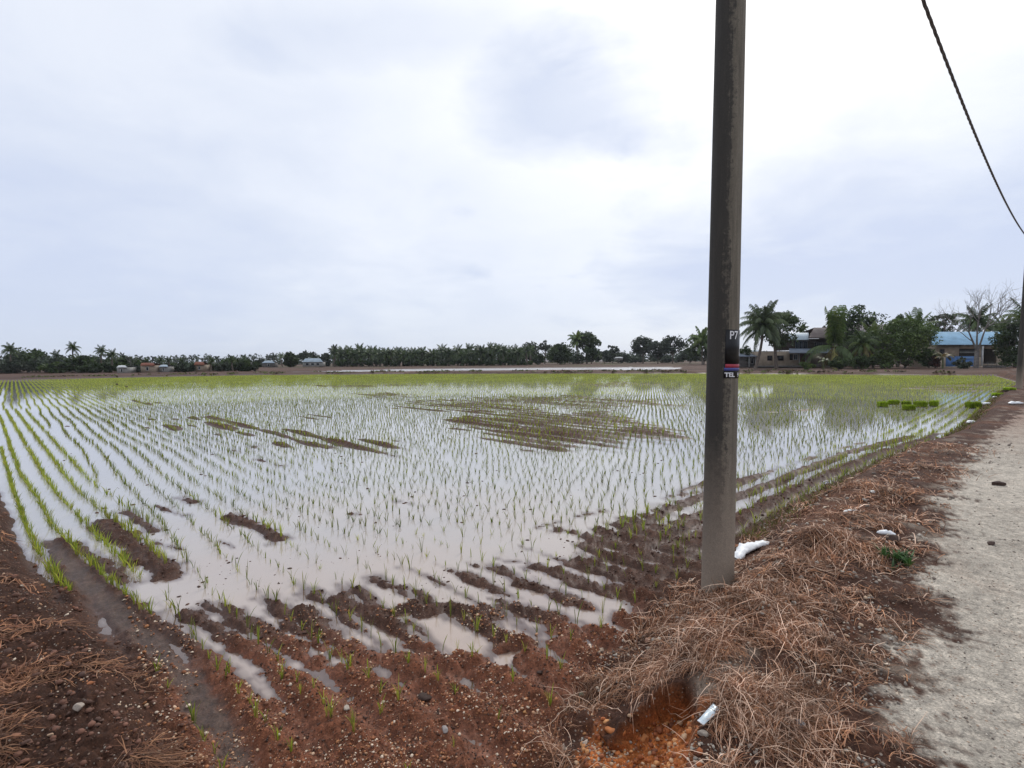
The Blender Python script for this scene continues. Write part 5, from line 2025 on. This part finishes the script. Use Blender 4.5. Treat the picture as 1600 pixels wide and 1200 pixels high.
# left band
LB = [(16, 543, 14), (113, 541, 12), (158, 546, 11), (175, 552, 11), (191, 556, 8), (88, 554, 11), (228, 563, 8), (250, 561, 9), (264, 561, 8), (283, 563, 8), (330, 562, 9),
      (381, 561, 8), (362, 561, 8)]
PL = ['leftmost coconut palm at the left edge of the photo', 'tallest coconut palm of the left treeline', 'coconut palm standing second right of the tallest one',
      'coconut palm right beside the pair partner, slightly lower', 'short palm left of the small leafless tree', 'low palm left of the tallest coconut palm',
      'small palm above the red roofed house', 'palm of a close pair right of the red roof, left one', 'palm of a close pair right of the red roof, right one',
      'single small palm between two roofs on the left', 'small palm right of the brown roofed house', 'small palm farther right of the brown roofed house', 'small palm halfway between its two neighbours']
for i, ((px, yc, rp), lab) in enumerate(zip(LB, PL)):
    palm(px, yc, 582, rp, 99 + (i * 7) % 10, lab, 200 + i, 15, cols=DARKG * 1.1, pairs=9, trunk_r=.13)
BL = [(0, 556, 40), (40, 548, 34), (55, 546, 24), (72, 560, 34), (100, 562, 34), (128, 557, 30), (146, 559, 34), (172, 563, 30), (200, 561, 30), (214, 564, 24), (236, 570, 30),
      (262, 570, 34), (288, 568, 30), (300, 570, 24), (322, 571, 30), (345, 569, 26), (362, 562, 26), (388, 565, 26), (24, 565, 44), (90, 568, 44), (150, 570, 40), (205, 572, 30)]
DESC = ['dark tree mass at the left edge of the photo', 'branchy tree with a ragged top near the left edge', 'thin topped tree beside the ragged one', 'low dark tree between ragged tree and low palm',
        'dark tree under the tallest palm', 'rounded dark tree right of the tallest palm', 'bushy tree under the second palm', 'dark tree below the lower palm of the pair', 'tree beside the small leafless tree',
        'low tree right of the small leafless tree', 'bush beside the red roofed house', 'bush under the close pair of palms', 'low tree under the single small palm', 'bush left of the brown roofed house',
        'bush right of the brown roofed house', 'low tree right of the brown roofed house', 'taller dark tree in the left middle', 'last low tree of the left band', 'dark undergrowth near the left edge',
        'dark undergrowth under the tallest palm', 'dark undergrowth left of the small white hut', 'undergrowth right of the small white hut']
for i, ((px, yt, w), lab) in enumerate(zip(BL, DESC)):
    broadleaf(px, yt - 1.5, 582, w * 1.35, 100 + (i * 5) % 12 if i < 18 else 97, lab, DARKG if i % 3 else GREYG, 300 + i, 34, 46, 1.15, .02, leaf=.28)
bare_tree(204, 551, 582, 14, 101, 'small leafless tree in the left treeline', 35, 5, stems=2)



def far_woods():
    n = 520
    az = np.linspace(-52, 56, n)
    r = np.random.default_rng(77)
    D = 300 + r.uniform(-15, 25, n)
    x = D * np.tan(np.radians(az))
    m = np.abs(x) < 520
    x, D = x[m], D[m]
    top = 5.2 + 2.6 * fbm(x, D * 0, 34, 4, 88) + r.uniform(-.8, .8, len(x))
    cen = []; rad = []
    for k in range(len(x)):
        for q in range(3):
            cen.append((x[k] + r.uniform(-2, 2), D[k] + r.uniform(-4, 4), max(.3, top[k] * (q + .4) / 3)))
            rad.append(1.6)
    v, f, c = leaf_cloud(np.array(cen), np.array(rad), 14, .75, GREYG * 1.1, 91, 1.0)  # greyer leaf colour puts haze into the distant line
    tag(obj('distant_woods', npmesh('distant_woods', v, f, c), M_LEAF), 'low unbroken line of distant trees far behind the treeline', 'woods', None, 'stuff')


far_woods()


def far_bund_grass():
    r = np.random.default_rng(66)
    e = np.array(FAR_EDGE)
    cs = np.concatenate([[0], np.cumsum(np.hypot(*np.diff(e, axis=0).T))])
    n = 900
    t = r.uniform(0, cs[-1], n)
    x = np.interp(t, cs, e[:, 0]); y = np.interp(t, cs, e[:, 1]) + .6 + r.uniform(0, 1, n) ** 2 * 14
    k = fbm(x, y * .5, 5, 3, 67) > .02
    x, y = x[k], y[k]
    z = hgt(x, y)
    v, f, c = leaf_cloud(np.stack([x, y, z + .06], 1), r.uniform(.2, .5, len(x)), 10, .14, np.array([(.09, .10, .03), (.12, .09, .04), (.07, .05, .03), (.10, .12, .035)]), 68, .35)
    tag(obj('bund_weeds', npmesh('bund_weeds', v, f, c), M_LEAF), 'low weeds and dry grass on the far bund and the ground behind it', 'grass', None, 'stuff')


far_bund_grass()

# ---------------------------------------------------------------- houses
M_CREAM = flat('cream_plaster', (.42, .35, .27), .85, .12, 1.5)
M_BEIGE = flat('beige_plaster', (.36, .29, .22), .85, .15, 1.2)
M_DARKWOOD = flat('dark_wood', (.055, .042, .036), .8, .2, 3)
M_GREYWOOD = flat('grey_boards', (.14, .13, .12), .85, .2, 2)
M_ROOFBLUE = flat('pale_blue_roof', (.25, .43, .58), .45, .10, .8)
M_ROOFLIGHT = flat('faded_light_roof', (.36, .43, .48), .45, .12, .7)
M_ROOFBROWN = flat('weathered_brown_roof', (.17, .14, .13), .8, .2, .9)
M_ROOFGREY = flat('grey_blue_awning', (.17, .20, .25), .6, .15, .8)
M_ROOFPINK = flat('faded_pink_grey_roof', (.33, .28, .28), .7, .15, .9)
M_REDDOOR = flat('brown_red_door', (.10, .03, .02), .6, .15, 3)
M_BLUEWALL = flat('blue_wall', (.09, .19, .42), .75, .12, 1.5)
M_GLASS = flat('dark_window_glass', (.015, .018, .022), .15, .1, 4)
M_PALE = flat('pale_paint', (.55, .56, .55), .7, .1, 2)
M_INSHADE = flat('interior_shade', (.02, .018, .016), .9, .1, 2)  # near-black back walls: shade inside the openings put into the colour
M_REDROOF = flat('rusty_red_roof', (.20, .075, .045), .8, .15, .8)
M_WHITEWALL = flat('whitewash', (.30, .29, .27), .8, .1, 1)


def wbox(name, px0, px1, y0, y1, D, depth, mat, parent, off=(0, 0, 0)):
    """box whose front face, at depth D, spans the picture rectangle; off = parent's location"""
    a = P3(px0, y1, D); b = P3(px1, y0, D)
    mb = MB()
    mb.box(a[0] - off[0], b[0] - off[0], D - off[1], D + depth - off[1], a[2] - off[2], b[2] - off[2])
    return obj(name, mb.mesh(name), mat, parent)


def roof(name, px0, px1, ye, yr, D, over, run, mat, parent, off, hip=0, back=True, ribs=True):
    """corrugated pitched roof: eave row ye at depth D-over, ridge row yr at depth D+run"""
    e0 = P3(px0, ye, D - over); e1 = P3(px1, ye, D - over)
    r0 = P3(px0 + hip, yr, D + run); r1 = P3(px1 - hip, yr, D + run)
    mb = MB()
    n = max(6, int((e1[0] - e0[0]) / .35)) if ribs else 1
    th = .05

    def slope(a0, a1, b0, b1):
        v = []; f = []
        for i in range(n * 2 + 1):
            t_ = i / (n * 2)
            dz = .035 if i % 2 else 0
            pa = [a0[j] + (a1[j] - a0[j]) * t_ - off[j] for j in range(3)]
            pb = [b0[j] + (b1[j] - b0[j]) * t_ - off[j] for j in range(3)]
            v += [(pa[0], pa[1], pa[2] + dz), (pb[0], pb[1], pb[2] + dz), (pa[0], pa[1], pa[2] + dz - th), (pb[0], pb[1], pb[2] + dz - th)]
        for i in range(n * 2):
            q = 4 * i
            f += [(q, q + 4, q + 5, q + 1), (q + 2, q + 3, q + 7, q + 6), (q, q + 2, q + 6, q + 4)]
        mb.add(v, f)
    slope(e0, e1, r0, r1)
    if back:
        b0 = (e0[0], D + 2 * run + over, e0[2]); b1 = (e1[0], D + 2 * run + over, e1[2])
        slope(b1, b0, r1, r0)
    o = obj(name, mb.mesh(name), mat, parent)
    if back and hip == 0:
        g = MB()
        for s_, e, rr in ((0, e0, r0), (1, e1, r1)):
            xx = (e[0] + (.3 if s_ == 0 else -.3)) - off[0]
            ya, yb = D - off[1], D + 2 * run - off[1]
            g.add([(xx, ya, e[2] - .05 - off[2]), (xx, yb, e[2] - .05 - off[2]), (xx, D + run - off[1], rr[2] - .12 - off[2])], [(0, 1, 2)])
        obj('gable', g.mesh('gable'), M_DARKWOOD, parent)
    return o


def window(px0, px1, y0, y1, D, parent, off, frame=M_PALE, bars=1):
    w = wbox('window', px0, px1, y0, y1, D - .06, .05, M_GLASS, parent, off)
    a = P3(px0, y1, D); b = P3(px1, y0, D)
    mb = MB()
    x0, x1, z0, z1 = a[0] - off[0], b[0] - off[0], a[2] - off[2], b[2] - off[2]
    yy = D - .10 - off[1]
    t_ = .06
    mb.box(x0 - t_, x1 + t_, yy, yy + .035, z1, z1 + t_)
    mb.box(x0 - t_, x1 + t_, yy, yy + .035, z0 - t_, z0)
    mb.box(x0 - t_, x0, yy, yy + .035, z0, z1)
    mb.box(x1, x1 + t_, yy, yy + .035, z0, z1)
    for k in range(bars):
        xx = x0 + (x1 - x0) * (k + 1) / (bars + 1)
        mb.box(xx - .025, xx + .025, yy, yy + .03, z0, z1)
    obj('frame', mb.mesh('frame'), frame, w)
    return w


def house_root(name, px, D, label, cat='house'):
    x, y, z = P3(px, 570, D)
    zz = ground_z(x, D)
    tag_o = empty(name, (x, D, zz))
    tag(tag_o, label, cat)
    return tag_o, (x, D, zz)


# two storey house
D = 92
hr, of = house_root('two_storey_house', 1240, D, 'two storey house with light blue and brown roofs right of the big palm')
wbox('lower_wall', 1188, 1264.5, 549, 573, D, .25, M_BEIGE, hr, of)
wbox('lower_wall', 1284, 1300, 549, 573, D, .25, M_BEIGE, hr, of)
wbox('back_wall', 1188, 1300, 548, 573, D + 7, .25, M_INSHADE, hr, of)
wbox('side_wall', 1187, 1188.8, 549, 573, D + .3, 6.6, M_BEIGE, hr, of)
wbox('side_wall', 1299, 1300.5, 549, 573, D + .3, 6.6, M_BEIGE, hr, of)
wbox('floor_slab', 1186, 1302, 570.5, 574, D - .4, 8, M_GREYWOOD, hr, of)
dr = wbox('door', 1250, 1258, 553.5, 569.5, D - .08, .07, M_REDDOOR, hr, of)
wbox('handle', 1256.6, 1257.2, 561, 562.2, D - .14, .05, M_METAL, dr, of)
wbox('door_post', 1248.5, 1249.7, 552.5, 570, D - .1, .08, M_PALE, hr, of)
wbox('door_post', 1258.4, 1259.6, 552.5, 570, D - .1, .08, M_PALE, hr, of)
window(1240, 1246, 554, 562, D, hr, of)
window(1234, 1238.5, 554, 562, D, hr, of, M_DARKWOOD)
window(1214, 1224, 556, 563, D, hr, of, M_DARKWOOD, 3)
window(1199, 1206, 556, 563, D, hr, of, M_DARKWOOD, 2)
wbox('carport_post', 1265.5, 1266.7, 552, 570, D - 2.2, .15, M_BEIGE, hr, of)
wbox('carport_post', 1283, 1284.2, 552, 570, D - 2.2, .15, M_BEIGE, hr, of)
wbox('upper_gable', 1264, 1300.5, 524.5, 528.9, D + 1.35, .15, M_DARKWOOD, hr, of)
roof('awning', 1233, 1303, 551.5, 544.5, D, 2.4, 1.0, M_ROOFGREY, hr, of, back=False)
wbox('upper_wall', 1233, 1301, 529, 547.5, D + 1.3, .2, M_DARKWOOD, hr, of)
wbox('upper_side_wall', 1233, 1234.5, 529, 547.5, D + 1.6, 5.5, M_DARKWOOD, hr, of)
for a_, b_ in ((1243, 1247.5), (1249.5, 1254), (1256, 1260.5)):
    window(a_, b_, 534, 544.5, D + 1.3, hr, of, flat('blue_grey_frame', (.16, .20, .26), .7), 1)
window(1272, 1284, 535, 544, D + 1.3, hr, of, M_GREYWOOD, 3)
roof('light_blue_roof', 1231, 1263.5, 531, 520, D + 1.3, .8, 3.2, M_ROOFLIGHT, hr, of)
roof('brown_roof', 1263, 1304, 527.5, 512, D + .8, .8, 3.6, M_ROOFBROWN, hr, of, hip=9)

# house behind the palms
D = 101
hr, of = house_root('old_timber_house', 1370, D, 'dark timber house with a faded pink grey roof behind the dense trees')
wbox('wall', 1312, 1398, 521, 571, D, 7, M_DARKWOOD, hr, of)
window(1375, 1383, 530, 540, D, hr, of, M_GREYWOOD, 1)
window(1330, 1340, 530, 540, D, hr, of, M_GREYWOOD, 1)
roof('roof', 1306, 1402, 521.5, 507, D, .8, 3.5, M_ROOFPINK, hr, of)

# long blue roofed house
D = 88
hr, of = house_root('long_blue_roofed_house', 1516, D, 'long low house with a pale blue metal roof and a blue front wall')
wbox('upper_wall', 1464, 1499, 539, 557, D, .2, M_BEIGE, hr, of)
wbox('upper_wall', 1524, 1537, 539, 557, D, .2, M_BEIGE, hr, of)
wbox('lintel', 1499.2, 1523.8, 539, 545, D, .2, M_BEIGE, hr, of)
wbox('lintel', 1537.2, 1578, 539, 545, D, .2, M_BEIGE, hr, of)
wbox('lower_wall', 1464, 1478, 557.3, 574, D, .2, M_CREAM, hr, of)
wbox('blue_lower_wall', 1478.2, 1528, 556.5, 574, D - .05, .25, M_BLUEWALL, hr, of)
wbox('lower_wall', 1528.2, 1537, 557.3, 574, D, .2, M_CREAM, hr, of)
wbox('lower_wall', 1557, 1578, 545.2, 574, D, .2, M_CREAM, hr, of)
wbox('back_wall', 1464, 1578, 539, 574, D + 6.5, .2, M_INSHADE, hr, of)
wbox('side_wall', 1463, 1464, 539, 574, D + .2, 6.3, M_CREAM, hr, of)
wbox('side_wall', 1577, 1578, 539, 574, D + .2, 6.3, M_CREAM, hr, of)
wbox('column', 1534.6, 1537, 540.5, 572, D - 1.2, .25, M_PALE, hr, of)
for k in range(5):
    wbox('louvre', 1500, 1523, 546.2 + k * 2.1, 547.0 + k * 2.1, D + .02, .08, M_PALE if k in (1, 2) else M_GREYWOOD, hr, of)
wbox('blue_panel', 1497, 1520, 557.2, 561, D - .14, .08, flat('pale_blue_panel', (.16, .30, .55), .7), hr, of)
window(1468, 1475, 546, 554, D, hr, of, M_GREYWOOD, 1)
wbox('veranda_slab', 1462, 1580, 572.3, 575, D - 1.6, 2, M_CREAM, hr, of)
roof('pale_blue_roof', 1456, 1578, 538.5, 518.5, D, 1.3, 3.6, M_ROOFBLUE, hr, of)

# grey shacks by the pole
D = 94
hr, of = house_root('grey_shack', 1168, D, 'low grey wooden shack with pale patched roofs left of the big palm')
wbox('wall', 1146, 1188, 557, 574, D, 4, M_GREYWOOD, hr, of)
for a_ in (1170, 1180):
    wbox('pale_post', a_, a_ + 1.6, 556, 573, D - .4, .12, M_PALE, hr, of)
wbox('door', 1181.8, 1186, 560.5, 572.5, D - .08, .06, M_PALE, hr, of)
window(1173, 1177, 560, 568, D, hr, of, M_PALE, 0)
roof('roof', 1142, 1190, 557, 551.5, D, 1.0, 2.4, M_ROOFGREY, hr, of)
roof('patched_roof', 1160, 1186, 553, 546.5, D + 2.2, .4, 1.5, M_ROOFLIGHT, hr, of)


def small_house(px0, px1, ye, yr, yb, D, wall, rf, label, hip=1.5, wins=1):
    hr, of = house_root('small_house', (px0 + px1) / 2, D, label)
    wbox('wall', px0 + 1, px1 - 1, ye, yb, D, 2.4, wall, hr, of)
    w = (px1 - px0)
    for k in range(wins):
        c = px0 + w * (k + 1) / (wins + 1)
        window(c - w * .07, c + w * .07, ye + (yb - ye) * .25, ye + (yb - ye) * .7, D, hr, of, M_PALE, 0)
    roof('roof', px0, px1, ye, yr, D, .4, 1.4, rf, hr, of, hip=hip, ribs=False)


small_house(182, 199, 574, 571, 584, 94, M_WHITEWALL, M_PALE, 'small white hut before the left treeline', 3)
small_house(219, 242, 571, 567, 582, 96, M_BEIGE, M_REDROOF, 'small house with a rusty red roof in the left treeline', 2)
small_house(248, 263, 573, 570, 582, 97, M_WHITEWALL, M_ROOFLIGHT, 'tiny pale house right of the rusty red roof', 2)
small_house(303, 320, 570, 565.5, 580, 100, M_BEIGE, M_REDROOF, 'brown roofed house alone between the small palms', 2)
small_house(409, 430, 567, 563.5, 574, 165, M_GREYWOOD, M_ROOFLIGHT, 'hip roofed grey house left of the dense round tree', 5)
small_house(472, 505, 565.5, 560, 573, 160, M_WHITEWALL, M_ROOFLIGHT, 'white house with a pale blue grey roof in the left middle', 5, 3)
small_house(960, 974, 559.5, 557.8, 563, 200, M_WHITEWALL, M_PALE, 'tiny white roofed hut in the gap of the treeline', 2)
small_house(813, 827, 564, 562, 567, 176, M_WHITEWALL, M_PALE, 'tiny pale hut before the rounded grey green tree', 2)

# low pale wall and wire fence before the long house
D = 78
wr = empty('low_wall', P3(1565, 575, D))
tag(wr, 'low pale wall right of the bare tree before the long house', 'wall')
wx = wr.location
wbox('wall_panel', 1538, 1562, 568.5, 571, D, .15, M_CREAM, wr, wx)
wbox('wall_panel', 1562.3, 1588, 568.5, 571, D, .15, M_CREAM, wr, wx)
wbox('footing', 1538, 1588, 571.2, 576, D - .02, .2, M_GREYWOOD, wr, wx)
D = 74
fr = empty('wire_fence', P3(1560, 578, D))
tag(fr, 'wire fence on thin posts before the low pale wall', 'fence')
fx = fr.location
for k in range(8):
    px = 1536 + k * 7
    wbox('post', px, px + .8, 566, 579, D, .07, M_GREYWOOD, fr, fx)
mb = MB()
for yy in (568, 572):
    a = P3(1536, yy, D); b = P3(1586, yy, D)
    mb.tube([(a[0] - fx[0], a[1] + .03 - fx[1], a[2] - fx[2]), (b[0] - fx[0], b[1] + .03 - fx[1], b[2] - fx[2])], .012, 4)
obj('wire', mb.mesh('wire'), M_METAL, fr)

# ---------------------------------------------------------------- haze
def haze():
    m = bpy.data.materials.new('haze')
    m.use_nodes = True
    t = m.node_tree
    t.nodes.clear()
    out = t.nodes.new('ShaderNodeOutputMaterial')
    v = t.nodes.new('ShaderNodeVolumePrincipled')
    v.inputs['Color'].default_value = (.88, .92, 1.0, 1)
    v.inputs['Density'].default_value = .00016
    v.inputs['Anisotropy'].default_value = .0
    t.links.new(v.outputs[0], out.inputs['Volume'])
    mb = MB()
    mb.box(-3300, 3300, -3300, 3300, -1.6, 24)
    o = obj('haze', mb.mesh('haze'), m)
    tag(o, 'thin pale haze over the fields', None, None, 'stuff')


USE_HAZE = True
if USE_HAZE:
    haze()
